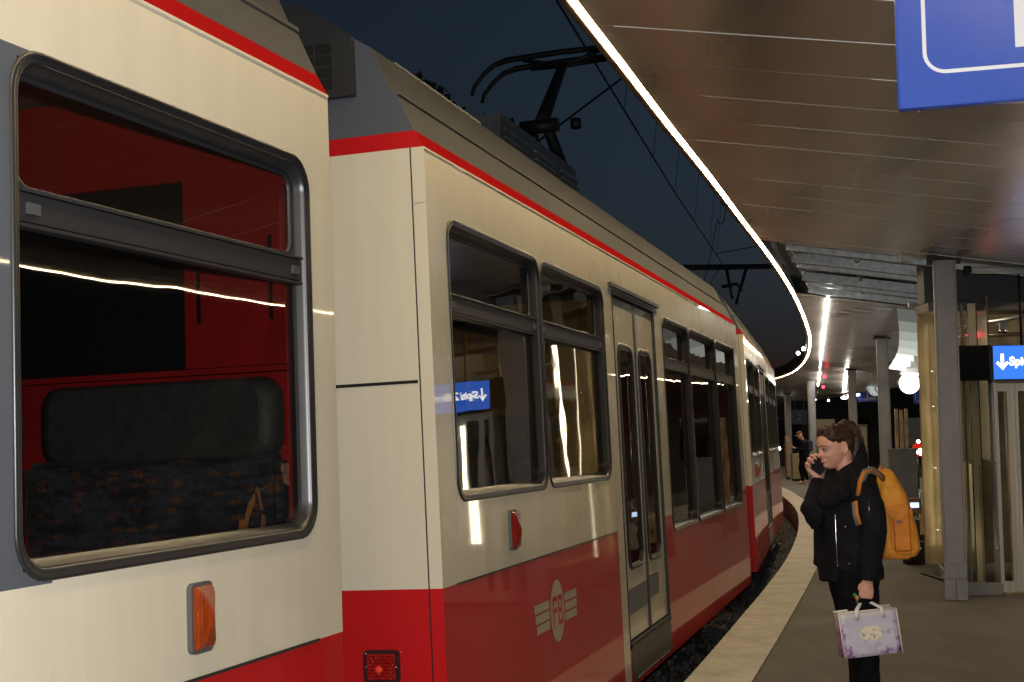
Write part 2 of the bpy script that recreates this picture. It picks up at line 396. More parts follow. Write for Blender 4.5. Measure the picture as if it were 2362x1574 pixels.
ROOFP = [(0, ZS), (.034, ZS + .065), (.096, 2.905), (.090, 2.911), (.093, 2.925), (.116, 2.920), (.19, 3.10), (.29, 3.165), (.47, 3.215), (.80, 3.25), (W_CAR / 2, 3.26)]
ROOFP = ROOFP + [(W_CAR - a, b) for a, b in ROOFP[::-1][1:]]
def build_car(name, M, s0, s1, windows, doors, label, far=True, end_ports=True, rail_extra=()):
    root = empty("train_car", mat=M, label=label, cat="train car", group="coupled cars of the red and cream train")
    # body shell
    holes = [(a + .026, b - .026, c + .026, d - .026) for a, b, c, d in windows]
    holes += [(a, b, c, d) for a, b, c, d in doors]
    bm = bmesh.new()
    wall(bm, 0, s0, s1, holes, 0, 1, extra=rail_extra); wall(bm, W_CAR, s0, s1, holes, 0, 1, flip=True)
    wall(bm, .06, s0 + .02, s1 - .02, holes, 3, 3, z0=.5, flip=True)
    wall(bm, W_CAR - .06, s0 + .02, s1 - .02, holes, 3, 3, z0=.5)
    for h in holes:  # reveals
        for y0, y1 in ((0, .06), (W_CAR - .06, W_CAR)):
            v = [bm.verts.new((a, y, b)) for y in (y0, y1) for a, b in ((h[0], h[2]), (h[1], h[2]), (h[1], h[3]), (h[0], h[3]))]
            for i in range(4): bm.faces.new((v[i], v[(i + 1) % 4], v[4 + (i + 1) % 4], v[4 + i])).material_index = 2
    # ends with chamfered seam
    for s in (s0, s1):
        for (z0, z1, mi) in ((Z0, ZB, 1), (ZB, ZS, 0)):
            for t0, t1 in ((0, .052), (.055, .62), (W_CAR - .62, W_CAR - .055), (W_CAR - .052, W_CAR)):
                q = [bm.verts.new(p) for p in ((s, t0, z0), (s, t1, z0), (s, t1, z1), (s, t0, z1))]; bm.faces.new(q).material_index = mi
        for zz in ((Z0, ZS),):  # seam recess
            for t in (.0535, W_CAR - .0535):
                bbox(bm, (min(s, s + (.006 if s == s0 else -.006)), t - .003, zz[0]), (max(s, s + (.006 if s == s0 else -.006)), t + .003, zz[1]), 4)
        # end upper: red cap band and grey above
        q = [(.0, ZS), (.034, ZS + .065), (W_CAR - .034, ZS + .065), (W_CAR, ZS)]
        bm.faces.new([bm.verts.new((s, a, b)) for a, b in q]).material_index = 5
        q = [(.034, ZS + .065)] + ROOFP[2:-2] + [(W_CAR - .034, ZS + .065)]
        bm.faces.new([bm.verts.new((s, a, b)) for a, b in q]).material_index = 6
        bm.faces.new([bm.verts.new((s, a, b)) for a, b in ((.62, ZB - .2), (W_CAR - .62, ZB - .2), (W_CAR - .62, ZS), (.62, ZS))]).material_index = 2
        bm.faces.new([bm.verts.new((s, a, b)) for a, b in ((.62, Z0), (W_CAR - .62, Z0), (W_CAR - .62, ZB - .2), (.62, ZB - .2))]).material_index = 1
    # underside
    bm.faces.new([bm.verts.new(p) for p in ((s0, 0, Z0), (s1, 0, Z0), (s1, W_CAR, Z0), (s0, W_CAR, Z0))]).material_index = 2
    link("body", bm, [CREAM, REDP, BLACK, INDARK, DARKM, REDP, GREYP], root)
    # red cantrail
    bm = bmesh.new()
    for side in (0, 1):
        f = lambda t: t if not side else W_CAR - t
        v = [bm.verts.new(p) for p in ((s0, f(0), ZS), (s1, f(0), ZS), (s1, f(.034), ZS + .065), (s0, f(.034), ZS + .065))]; bm.faces.new(v)
        # small bright drip lip under the stripe
        bbox(bm, (s0 + .002, min(f(-.004), f(.002)), ZS - .010), (s1 - .002, max(f(-.004), f(.002)), ZS - .002), 1)
    bmesh.ops.recalc_face_normals(bm, faces=bm.faces)
    link("red_roof_stripe", bm, [MATRED, CREAM], root)
    bm = bmesh.new(); prf = ROOFP[1:-1]; A = [bm.verts.new((s0, a, b)) for a, b in prf]; B = [bm.verts.new((s1, a, b)) for a, b in prf]
    for i in range(len(prf) - 1):
        bm.faces.new((A[i], A[i + 1], B[i + 1], B[i]))
    bmesh.ops.recalc_face_normals(bm, faces=bm.faces); rf = link("roof", bm, ROOFG, root)
    autosmooth(rf, 20)
    # floor, ceiling
    bm = bmesh.new(); bbox(bm, (s0 + .05, .07, .48), (s1 - .05, W_CAR - .07, .50)); bbox(bm, (s0 + .05, .07, 2.74), (s1 - .05, W_CAR - .07, 2.76), 1)
    link("cabin_lining", bm, [INDARK, CEILIN], root)
    # coach screws of the underframe and black seam under belt line
    bm = bmesh.new(); bbox(bm, (s0 + .16, -.0035, ZB - .005), (doors[0][0] - .17 if doors else s1 - .16, .002, ZB + .003)); bmesh.ops.recalc_face_normals(bm, faces=bm.faces); link("belt_seam", bm, mat("seam_black", (.02, .02, .02), .5), root)
    for w in windows: window(root, *w, vent=(2.13 if w[3] - w[2] > .9 else None))
    return root
M1 = frame_mat(.3206, -.4976, 4.2166, .0204, -.029, .0071)
M2 = frame_mat(.2848, -.2298, 5.1013, .035)
M3 = frame_mat(.222, 2.60, 15.0, .035)
M4 = frame_mat(.165, 4.80, 25.4, .03)

# --- nearest car
car1 = build_car("c1", M1, -9.2, 0, [(-1.50, -.15, 1.355, 2.47), (-2.95, -1.60, 1.355, 2.47), (-8.2, -6.8, 1.355, 2.47), (-6.7, -5.3, 1.355, 2.47)], [],
                 "nearest train car with one large dark window, an amber marker lamp and red interior",
                 rail_extra=[(-3.1, -1.38, 1.35, 2.465, 6)])
# bluish grey window band left of the first window
marker_lamp(car1, -.815, 1.207, (.24, .035, .006))
def seat_row(parent, s, t0, t1, face=1, z=1.83):
    """bench seen from the front: padded back, headrest, cushion"""
    root_ = None
    bm = bmesh.new()
    A = rrect(t0, t1, 1.58, z, .07, 6); n = len(A)
    v0 = [bm.verts.new((s, a, b)) for a, b in A]; v1 = [bm.verts.new((s - .05 * face, t0 + (a - t0) * .98 + .008, 1.58 + (b - 1.58) * .97 + .004)) for a, b in A]
    v2 = [bm.verts.new((s - .065 * face, t0 + .05 + (a - t0) * .88, 1.6 + (b - 1.58) * .85)) for a, b in A]
    for P, Q in ((v0, v1), (v1, v2)):
        for i in range(n): bm.faces.new((P[i], P[(i + 1) % n], Q[(i + 1) % n], Q[i])).smooth = True
    bm.faces.new(v2); bmesh.ops.recalc_face_normals(bm, faces=bm.faces)
    h = link("headrest", bm, LEATH, parent)
    bm = bmesh.new(); wd = .045 if z > 1.8 else -.01; bbox(bm, (min(s, s - .075 * face), t0 - wd * .4, 1.02), (max(s, s - .075 * face), t1 + wd, 1.60)); bbox(bm, (min(s, s - .5 * face), t0 + .01, .92), (max(s, s - .5 * face), t1 - .01, 1.04))
    bmesh.ops.bevel(bm, geom=bm.edges[:], offset=.02, segments=3, affect='EDGES'); bmesh.ops.recalc_face_normals(bm, faces=bm.faces)
    link("seat_cushion", bm, FABRIC, parent)
LEATH = vary(mat("dark_leather", (.07, .068, .062), .5), 30, .2, 4, .3, 150)
def fabric():
    m = mat("patterned_moquette", (.03, .03, .04), .9); b = bsdf(m)
    tc = nd(m, "ShaderNodeTexCoord"); mp = nd(m, "ShaderNodeMapping"); mp.inputs["Scale"].default_value = (9, 15, 34)
    v = nd(m, "ShaderNodeTexVoronoi"); v.inputs["Scale"].default_value = 1; v.inputs["Randomness"].default_value = .9
    lk(m, tc.outputs["Object"], mp.inputs[0]); v.voronoi_dimensions = "2D"; sp = nd(m, "ShaderNodeSeparateXYZ"); cb_ = nd(m, "ShaderNodeCombineXYZ"); lk(m, mp.outputs[0], sp.inputs[0]); lk(m, sp.outputs[1], cb_.inputs[0]); lk(m, sp.outputs[2], cb_.inputs[1]); lk(m, cb_.outputs[0], v.inputs["Vector"])
    cr = nd(m, "ShaderNodeValToRGB"); e = cr.color_ramp.elements; e[0].position = .08; e[0].color = (.10, .09, .09, 1); e[1].position = .36; e[1].color = (.085, .085, .105, 1)
    a = cr.color_ramp.elements.new(.16); a.color = (.42, .20, .07, 1); a = cr.color_ramp.elements.new(.22); a.color = (.24, .08, .06, 1)
    lk(m, v.outputs["Distance"], cr.inputs[0])
    mx = nd(m, "ShaderNodeMix", data_type='RGBA'); mx.inputs[7].default_value = (.085, .085, .105, 1)
    r2 = nd(m, "ShaderNodeValToRGB"); r2.color_ramp.elements[0].position = .46; r2.color_ramp.elements[1].position = .50
    s2 = nd(m, "ShaderNodeSeparateColor"); lk(m, v.outputs["Color"], s2.inputs[0]); lk(m, s2.outputs[0], r2.inputs[0])
    lk(m, r2.outputs[0], mx.inputs[0]); lk(m, cr.outputs[0], mx.inputs[6]); lk(m, mx.outputs[2], b.inputs["Base Color"])
    return m
FABRIC = speckle(speckle(fabric(), 18, .6, (1, .5, 2), 3), 60, .35)
bm = bmesh.new()  # end partition: red panel, dark opening, red top
P0, P1 = -.17, -.14
bbox(bm, (P0, .07, 1.865), (P1, .415, 2.73)); bbox(bm, (P0, .415, 2.44), (P1, W_CAR - .07, 2.73)); bbox(bm, (P0 - .012, .07, 1.845), (P1, W_CAR - .07, 1.862))
bbox(bm, (P0, .07, .5), (P1, W_CAR - .07, 1.842)); bbox(bm, (P0 + .012, .418, 1.865), (P1, W_CAR - .1, 2.438), 1)
for tt in (.115, .36):
    bbox(bm, (P0 - .004, tt, 2.0), (P0 + .001, tt + .012, 2.25), 1)
bmesh.ops.recalc_face_normals(bm, faces=bm.faces)
link("partition", bm, [INRED, BLACK], car1)
seat_row(car1, P0 - .005, .085, .905); seat_row(car1, P0 - .005, 1.0, 1.75, z=1.81)
seat_row(car1, -1.78, .085, .905, -1); 

# --- second car
W2 = [(.21, 1.545, 1.36, 2.47), (1.605, 2.97, 1.36, 2.47), (5.06, 6.09, .93, 2.46), (6.03, 7.57, .93, 2.46), (7.50, 8.84, .93, 2.46)]
W2 = [(.21, 1.57, 1.36, 2.47), (1.58, 2.97, 1.36, 2.47), (4.88, 6.05, .93, 2.46), (6.06, 7.52, .93, 2.46), (7.53, 8.84, .93, 2.46)]
car2 = build_car("c2", M2, 0, 9.15, W2, [(3.22, 4.60, .36, 2.46)],
                 "second train car with paired windows, a winged circle emblem and a cream double door", rail_extra=[(3.05, 3.22, Z0, ZB, 0), (4.60, 4.70, Z0, ZB, 1)])
marker_lamp(car2, .915, 1.212, (.22, .016, .010))
# rear lamp on the end face
bm = bmesh.new(); pts = rrect(.178, .318, .72, .842, .018)
A = [bm.verts.new((0, a, b)) for a, b in pts]; B = [bm.verts.new((-.016, a, b)) for a, b in pts]; C_ = [bm.verts.new((-.016, .248 + (a - .248) * .86, .781 + (b - .781) * .84)) for a, b in pts]
n_ = len(A)
for P, Q in ((A, B), (B, C_)):
    for i in range(n_): bm.faces.new((P[i], P[(i + 1) % n_], Q[(i + 1) % n_], Q[i]))
bm.faces.new(C_).material_index = 0; bmesh.ops.recalc_face_normals(bm, faces=bm.faces)
tl = link("tail_lamp", bm, mat("lamp_housing", (.03, .01, .012), .35), car2)
def lens_red():
    m = mat("prismatic_red_lens", (.30, .008, .008), .12, 0, .5, .8, emit=None); b = bsdf(m)
    tc = nd(m, "ShaderNodeTexCoord"); v = nd(m, "ShaderNodeTexVoronoi"); v.inputs["Scale"].default_value = 160; lk(m, tc.outputs["Object"], v.inputs["Vector"])
    bp = nd(m, "ShaderNodeBump"); bp.inputs["Strength"].default_value = .7; bp.inputs["Distance"].default_value = .003; lk(m, v.outputs["Distance"], bp.inputs["Height"]); lk(m, bp.outputs[0], b.inputs["Normal"])
    return m
LR = lens_red()
bm = bmesh.new()
for k_ in range(9):
    for j_ in range(8):
        a0 = .192 + k_ * .0125; b0 = .735 + j_ * .0118
        c = Vector((a0 + .006 - .248, b0 + .006 - .781)); dep = .010 - .6 * c.length ** 2 * 2
        v = [bm.verts.new((-.018 - dep * .4, a, b)) for a, b in ((a0, b0), (a0 + .0125, b0), (a0 + .0125, b0 + .0118), (a0, b0 + .0118))]; w = bm.verts.new((-.021 - dep, a0 + .006, b0 + .006))
        for i in range(4): bm.faces.new((v[i], v[(i + 1) % 4], w))
bmesh.ops.recalc_face_normals(bm, faces=bm.faces); link("lens", bm, LR, tl)
bm = bmesh.new(); bmesh.ops.create_uvsphere(bm, u_segments=16, v_segments=8, radius=.018, matrix=Matrix.Translation((-.014, .256, .772))); link("bulb", bm, mat("red_bulb", (.9, .06, .03), .15, 0, .8, 1), tl)
for a, b in ((.188, .781), (.306, .83), (.306, .781)):
    bm = bmesh.new(); bmesh.ops.create_uvsphere(bm, u_segments=8, v_segments=6, radius=.0035, matrix=Matrix.Translation((-.018, a, b))); link("screw", bm, CHROME, tl)
# black gap on end face and fold panel line
bm = bmesh.new(); bbox(bm, (-.0025, .062, 1.815), (.004, .60, 1.827)); bmesh.ops.recalc_face_normals(bm, faces=bm.faces); link("end_gap", bm, BLACK, car2)
bm = bmesh.new(); bbox(bm, (-.002, .0535, 2.487), (.002, .002, 2.489)); bmesh.ops.recalc_face_normals(bm, faces=bm.faces); link("end_seam", bm, mat("seam_grey", (.3, .27, .2), .6), car2)
# doors
def door(parent, s0, s1, z0, z1):
    sm = (s0 + s1) / 2 + .01
    bm = bmesh.new(); bbox(bm, (s0 - .02, -.005, z1 + .008), (s1 + .12, .02, z1 + .028)); bbox(bm, (s0 - .10, -.022, z1 + .04), (s1 + .14, .0, z1 + .062)); bmesh.ops.recalc_face_normals(bm, faces=bm.faces)
    link("door_header", bm, [RUBBER], parent)
    for k_, (a, b) in enumerate(((s0 + .004, sm - .018), (sm + .018, s1 - .004))):
        w0, w1 = (a + .13, b - .07) if k_ == 0 else (a + .07, b - .13)
        bm = bmesh.new()
        ss = [a, w0 + .03, w1 - .03, b]; zz = [z0 + .02, .84, 2.14, z1 - .01]
        for i in range(3):
            for j in range(3):
                if i == 1 and j == 1: continue
                bm.faces.new([bm.verts.new(p) for p in ((ss[i], .016, zz[j]), (ss[i + 1], .016, zz[j]), (ss[i + 1], .016, zz[j + 1]), (ss[i], .016, zz[j + 1]))])
        bmesh.ops.remove_doubles(bm, verts=bm.verts, dist=.0005)
        d = link("door", bm, CREAM, parent)
        bm = bmesh.new(); ring_frame(bm, w0, w1, .80, 2.18, .10, [(0, 0), (.004, .010), (.016, .012), (.030, .008), (.038, -.006)], .016); fr = link("door_frame", bm, RUBBER, d)
        bm = bmesh.new(); plate(bm, w0 + .032, w1 - .032, .832, 2.148, .07, .020); link("pane", bm, GLASS, d)
        tubeobj("grab_rail", [(w1 - .05, .045, .90), (w1 - .05, .045, 2.10)], .012, CHROME, d)
    bm = bmesh.new(); bbox(bm, (sm - .017, .004, z0 + .02), (sm + .017, .03, z1 - .01)); link("door_seal", bm, RUBBER, parent)
    bm = bmesh.new(); bbox(bm, (s0 - .003, -.003, z0 + .0), (s0 + .002, .012, z1)); bbox(bm, (s1 - .002, -.003, z0), (s1 + .003, .012, z1)); bbox(bm, (s0 - .003, -.010, z0 - .002), (s1 + .003, .016, z0 + .010)); bmesh.ops.recalc_face_normals(bm, faces=bm.faces)
    link("door_edge", bm, FRAMEG, parent)
    bm = bmesh.new(); q = rrect(s0 + .01, s1 - .0, .165, z0 - .01, .05)
    A = [bm.verts.new((a, -.001, b)) for a, b in q]; B = [bm.verts.new((.0 + a, -.004, b)) for a, b in q]
    bm.faces.new(B); 
    for i in range(len(A)): bm.faces.new((A[i], A[(i + 1) % len(A)], B[(i + 1) % len(A)], B[i]))
    bmesh.ops.recalc_face_normals(bm, faces=bm.faces); link("step_panel", bm, mat("step_dark_plastic", (.03, .03, .032), .35), parent)
    bm = bmesh.new(); bbox(bm, (s0 + .15, -.010, .170), (s1 - .12, -.002, .178)); link("step_edge", bm, CHROME, parent)
    bm = bmesh.new()
    for a, b, z0_, z1_ in ((s0 + .03, sm - .03, .55, .70), (sm + .04, s1 - .28, .58, .72)):
        bbox(bm, (a, .012, z0_), (b, .0155, z1_))
    bmesh.ops.recalc_face_normals(bm, faces=bm.faces); link("door_notice", bm, mat("grey_film", (.10, .105, .12), .4), parent)
door(car2, 3.24, 4.58, .385, 2.455)
# emblem: winged circle with FB
bm = bmesh.new(); cs, cz = 1.607, .786
EMB = vary(mat("emblem_cream", (.42, .37, .28), .4, 0, .5, .4), 5, .06)
bm.faces.new([bm.verts.new((cs + .128 * math.cos(t * math.pi / 24), -.0015, cz + .146 * math.sin(t * math.pi / 24))) for t in range(48)])
for i in range(3):
    zc = cz + (1 - i) * .047
    for a, b in ((cs - .40 + i * .012, cs - .142), (cs + .142, cs + .385 - i * .004)):
        zh = .0195
        bm.faces.new([bm.verts.new(p) for p in ((a, -.0015, zc - zh), (b, -.0015, zc - zh), (b, -.0015, zc + zh), (a, -.0015, zc + zh))])
for f in bm.faces:
    if f.normal.y > 0: f.normal_flip()
em = link("emblem", bm, EMB, car2)
bm = bmesh.new()
def lb(a0, a1, b0, b1): bbox(bm, (cs + a0, -.0032, cz + b0), (cs + a1, -.0018, cz + b1))
lb(-.085, -.07, -.07, .07); lb(-.07, -.012, .048, .07); lb(-.07, -.012, -.006, .016)
lb(.012, .027, -.07, .07); lb(.027, .075, .048, .07); lb(.027, .075, -.011, .011); lb(.027, .075, -.07, -.048); lb(.075, .09, .008, .062); lb(.075, .09, -.062, -.008)
bmesh.ops.recalc_face_normals(bm, faces=bm.faces); link("lettering", bm, REDP, em)
# small car number beside the marker lamp
textobj("car_number", "21", .05, mat("number_grey", (.35, .30, .24), .5), car2, Matrix.Translation((1.02, -.002, 1.27)) @ TXT, ext=.0008)
# interior of car 2
def pole(parent, s, t, z0=.5, z1=2.74): return tubeobj("grab_pole", [(s, t, z0), (s, t, z1)], .017, YELLOW, parent, 12)
for s_, t_ in ((1.78, .45), (3.3, .5), (4.5, .5), (3.3, 1.7), (4.5, 1.7), (6.2, .9)): pole(car2, s_, t_, .5, 2.15 if s_ == 1.78 else 2.74)
tubeobj("grab_bar", [(1.78, .45, 1.83), (1.45, .45, 1.83)], .014, YELLOW, car2, 10)
for s_ in (1.0, 2.2, 5.6, 6.9, 8.2): seat_row(car2, s_, .09, .95, 1, 1.74); 
for s_ in (1.0, 2.2, 5.6, 6.9): seat_row(car2, s_, 1.3, 2.15, 1, 1.74)
bm = bmesh.new(); bbox(bm, (8.98, .07, .5), (9.02, 2.18, 2.73)); bbox(bm, (4.80, .08, .5), (4.83, .85, 1.95)); bbox(bm, (3.0, .08, .5), (3.03, .8, 1.7), 1); bbox(bm, (4.70, .35, .5), (4.72, 1.9, 2.6), 1); bbox(bm, (3.1, 1.95, .5), (4.7, 1.98, 2.6), 1); bmesh.ops.recalc_face_normals(bm, faces=bm.faces)
link("partition", bm, [INRED, mat("ochre_panel", (.75, .36, .07), .5)], car2)
# roof equipment, hoods
def hood(parent, name, s0, s1, t0, t1, z0, z1, louv=True, sl=.12):
    bm = bmesh.new(); prism(bm, [(s0 + sl * .3, z0), (s1, z0), (s1 - sl, z1), (s0 + sl, z1)], t0, t1, axis=1); bmesh.ops.recalc_face_normals(bm, faces=bm.faces)
    h = link(name, bm, vary(mat("hood_grey", (.11, .115, .12), .55, .2), 6, .3), parent)
    if louv:
        bm = bmesh.new()
        n = int((s1 - s0) / .7)
        for i in range(n):
            a = s0 + .18 + i * .7
            for j in range(6):
                zz = z0 + .04 + j * (z1 - z0 - .08) / 6
                bbox(bm, (a, t0 - .012, zz), (a + .5, t0 - .001, zz + .012)); 
        bmesh.ops.recalc_face_normals(bm, faces=bm.faces); link("louvre", bm, GALV, h)
    return h
hood(car2, "roof_hood", 3.0, 5.15, .60, 1.65, 3.20, 3.60)
h = hood(car2, "roof_hood", .32, 1.5, .225, 2.0, 3.0, 3.14, False, .02)
hood(car2, "roof_hood", 1.6, 2.8, .66, 1.6, 3.2, 3.42, False)
# gridded grille at the near end of roof
bm = bmesh.new()
prism(bm, [(.26, 2.92), (.26, 3.145), (.46, 3.30), (W_CAR - .46, 3.30), (W_CAR - .26, 3.145), (W_CAR - .26, 2.92)], .0 - .03, .30, axis=0)
bmesh.ops.recalc_face_normals(bm, faces=bm.faces)
g = link("resistor_box", bm, vary(mat("box_grey", (.022, .022, .022), .6, .1), 5, .25), car2)
bm = bmesh.new()
for i in range(5):
    for j in range(4):
        a = .345 + i * .075; b = 2.955 + j * .046
        bbox(bm, (-.036, a, b), (-.031, a + .064, b + .038))
bmesh.ops.recalc_face_normals(bm, faces=bm.faces); link("grille", bm, BLACK, g)
# pantograph (part of second car)
bm = bmesh.new()
def pan(bm, *pts, r=.03): tube(bm, pts, r, 8)
for t_ in (.75, 1.5): bbox(bm, (6.3, t_ - .03, 3.40), (7.7, t_ + .03, 3.46))
bbox(bm, (7.0, .72, 3.42), (7.3, 1.53, 3.52))
for s_ in (6.4, 7.6):
    for t_ in (.75, 1.5): tube(bm, [(s_, t_, 3.24), (s_, t_, 3.42)], .045, 8)
bbox(bm, (7.0, .95, 3.5), (7.3, 1.3, 3.72))
pb = link("pantograph", bm, DARKM, car2)
tubeobj("lower_arm", [(7.25, 1.08, 3.6), (6.10, 1.08, 4.24)], [.06, .05], DARKM, pb, 8); tubeobj("lower_arm", [(7.05, 1.28, 3.6), (6.28, 1.24, 4.20)], .04, DARKM, pb, 8)
tubeobj("knee_joint", [(6.12, .98, 4.22), (6.12, 1.30, 4.22)], .06, DARKM, pb, 10); tubeobj("damper", [(6.16, .84, 4.18), (6.16, .84, 4.26)], .045, DARKM, pb, 10)
tubeobj("upper_arm", [(6.10, 1.12, 4.24), (7.08, 1.14, 5.0)], [.062, .042], DARKM, pb, 10); tubeobj("guide_rod", [(6.5, 1.30, 4.16), (8.0, .80, 5.05)], .011, DARKM, pb, 6)
for s_, nm_ in ((6.95, "contact_strip"), (7.25, "contact_strip")):
    P = [(s_, 1.13 + a, 5.06 + b) for a, b in ((-.84, -.28), (-.82, -.21), (-.72, -.10), (-.62, -.03), (-.5, 0), (0, .012), (.5, 0), (.62, -.03), (.72, -.10), (.82, -.21), (.84, -.28))]
    tubeobj(nm_, P, [.018, .02, .022, .024, .028, .028, .028, .024, .022, .02, .018], DARKM, pb, 8)
tubeobj("head_frame", [(6.95, .78, 5.04), (7.08, 1.13, 4.98), (6.95, 1.48, 5.04)], .02, DARKM, pb, 8); tubeobj("head_frame", [(7.25, .78, 5.04), (7.08, 1.13, 4.98), (7.25, 1.48, 5.04)], .02, DARKM, pb, 8)

# --- third and fourth cars
W3 = [(.30, 1.62, 1.36, 2.47), (1.66, 2.97, 1.36, 2.47), (4.88, 6.05, 1.36, 2.46), (6.06, 7.52, 1.36, 2.46), (7.53, 8.84, 1.36, 2.46)]
car3 = build_car("c3", M3, 0, 9.15, W3, [(3.22, 4.60, .36, 2.46)], "third train car, seen as a narrow strip beyond the cream double door car")
door(car3, 3.24, 4.58, .385, 2.455); marker_lamp(car3, .915, 1.2, (.55, .06, .02))
hood(car3, "roof_hood", 3.0, 5.15, .5, 1.7, 3.20, 3.55)
car4 = build_car("c4", M4, 0, 9.15, W3, [(3.22, 4.60, .36, 2.46)], "last train car, barely seen round the bend behind the third car")
door(car4, 3.24, 4.58, .385, 2.455)
# bellows between cars, part of the car ahead of each gap
for (pa, L) in ((car2, -1), (car3, -1), (car4, -1)):
    bm = bmesh.new(); N = 12; prev = None
    for i in range(N * 2 + 1):
        s_ = -1.02 * i / (N * 2); o_ = .03 if i % 2 else 0
        q = rrect(.52 - o_, 1.73 + o_, .45 - o_, 2.75 + o_, .1, 3); ring = [bm.verts.new((s_, a, b)) for a, b in q]
        if prev:
            for j in range(len(q)): bm.faces.new((prev[j], prev[(j + 1) % len(q)], ring[(j + 1) % len(q)], ring[j]))
        prev = ring
    bmesh.ops.recalc_face_normals(bm, faces=bm.faces); link("bellows", bm, BELLOW, pa)
# bogies under each car
for pa, ss in ((car1, (-7, -2)), (car2, (2, 7)), (car3, (1.6, 7)), (car4, (2, 7))):
    for s_ in ss:
        bm = bmesh.new(); bbox(bm, (s_ - .8, .45, -.15), (s_ + .8, 1.8, .12))
        for q_ in (-.55, .55):
            for t_ in (.62, 1.58):
                bmesh.ops.create_cone(bm, cap_ends=True, segments=24, radius1=.28, radius2=.28, depth=.1, matrix=Matrix.Translation((s_ + q_, t_, -.06)) @ Matrix.Rotation(R(90), 4, 'X'))
        bmesh.ops.recalc_face_normals(bm, faces=bm.faces); link("bogie", bm, DARKM, pa)

# ------------------------------------------------------------------ overhead wires
wp = [onz(x, y, 5.06) for x, y in ((1283, 0), (1440, 255), (1557, 445), (1637, 565))]
d0 = (wp[0] - wp[1]).normalized()
WIREM = mat("wire_copper_dark", (.02, .02, .02), .6, .5)
pts = [wp[0] + d0 * 14] + wp + [wp[3] + (wp[3] - wp[2]).normalized() * 3 + Vector((0, 0, 0)), Vector((4.4, 30.0, 5.06)), Vector((6.0, 45, 5.06)), Vector((6.0, 70, 5.06))]
tag(tubeobj("contact_wire", pts, .010, WIREM, None, 6), "thin overhead contact wire crossing the dark sky beside the canopy edge", "wire")
mp_ = [p + Vector((.12, 0, 1.25)) for p in pts]
cat_ = []
for a, b in zip(mp_[:-1], mp_[1:]):
    for i in range(6):
        t = i / 6; cat_.append(a.lerp(b, t) - Vector((0, 0, .25 * math.sin(math.pi * t))))
cat_.append(mp_[-1])
cw = tag(tubeobj("catenary_wire", cat_, .009, WIREM, None, 6), "upper catenary wire with thin droppers hanging above the contact wire", "wire")
for i in (1, 2, 3, 4):
    for f in (.0, .5):
        p = pts[i].lerp(pts[i + 1], f); q = mp_[i].lerp(mp_[i + 1], f); tubeobj("dropper", [p, q - Vector((0, 0, .2))], .004, WIREM, cw, 5)
# portal beam with V struts
pa, pb_ = at(1615, 617, 24.5), at(1800, 615, 24.5)
gr = empty("catenary_portal", (0, 0, 0), "dark horizontal beam with V struts crossing above the far train cars", "catenary portal")
L_ = (pa - pb_).normalized()
tubeobj("beam", [pa + L_ * 3.5, pb_ - L_ * 3.0], .05, DARKM, gr, 8)
q1 = at(1675, 617, 24.5); q2 = at(1722, 617, 24.5); q3 = at(1690, 690, 24.5)
bm = bmesh.new(); tube(bm, [q1, q3], .03, 6); tube(bm, [q2, q3 + Vector((.06, 0, -.1))], .03, 6); tube(bm, [at(1665, 662, 24.5), at(1700, 655, 24.5), at(1712, 672, 24.5)], .03, 6)
link("strut", bm, DARKM, gr)
px = pa + L_ * 3.4
tubeobj("mast", [(px.x, px.y, -.5), (px.x, px.y, px.z + .3)], .11, DARKM, gr, 10)
px = pb_ - L_ * 2.9
tag(tubeobj("span_wire", [at(1655, 585, 22), at(1790, 560, 22) + Vector((.6, 0, .1))], .007, WIREM, None, 5), "faint span wire sloping up across the sky above the portal beam", "wire")

# ------------------------------------------------------------------ canopy
def dY(line, Y):
    for i in range(len(line.p) - 1):
        if line.p[i].y <= Y <= line.p[i + 1].y: return line.c[i] + (Y - line.p[i].y) / (line.p[i + 1].y - line.p[i].y) * (line.c[i + 1] - line.c[i])
    return line.len
SL = .165; ZC = 3.6
def soffit_mat():
    m = mat("anodised_soffit_metal", (.46, .40, .35), .28, .72, .5, aniso=.55); b = bsdf(m)
    tc = nd(m, "ShaderNodeTexCoord"); mp = nd(m, "ShaderNodeMapping"); mp.inputs["Scale"].default_value = (2.2, .22, 2); mp.inputs["Rotation"].default_value = (0, 0, R(15))
    n = nd(m, "ShaderNodeTexNoise"); n.inputs["Scale"].default_value = 1.1; n.inputs["Detail"].default_value = 1.5
    lk(m, tc.outputs["Object"], mp.inputs[0]); lk(m, mp.outputs[0], n.inputs["Vector"])
    mr = nd(m, "ShaderNodeMapRange"); mr.inputs[1].default_value = .2; mr.inputs[2].default_value = .8; mr.inputs[3].default_value = .24; mr.inputs[4].default_value = .38
    lk(m, n.outputs[0], mr.inputs[0]); lk(m, mr.outputs[0], b.inputs["Roughness"])
    cr = nd(m, "ShaderNodeValToRGB"); cr.color_ramp.elements[0].position = .3; cr.color_ramp.elements[1].position = .75
    cr.color_ramp.elements[0].color = (.36, .31, .275, 1); cr.color_ramp.elements[1].color = (.60, .53, .46, 1)
    lk(m, n.outputs[0], cr.inputs[0]); lk(m, cr.outputs[0], b.inputs["Base Color"])
    n2 = nd(m, "ShaderNodeTexNoise"); n2.inputs["Scale"].default_value = 2.2; n2.inputs["Detail"].default_value = 2; lk(m, tc.outputs["Object"], n2.inputs["Vector"])
    bp = nd(m, "ShaderNodeBump"); bp.inputs["Strength"].default_value = .15; bp.inputs["Distance"].default_value = .01; lk(m, n2.outputs[0], bp.inputs["Height"]); lk(m, bp.outputs[0], b.inputs["Normal"])
    return m
SOFF = soffit_mat()
can = empty("platform_canopy", (0, 0, 0), "curved metal platform canopy with brown ribbed underside and glowing edge strip", "canopy")
T_R = 3.28
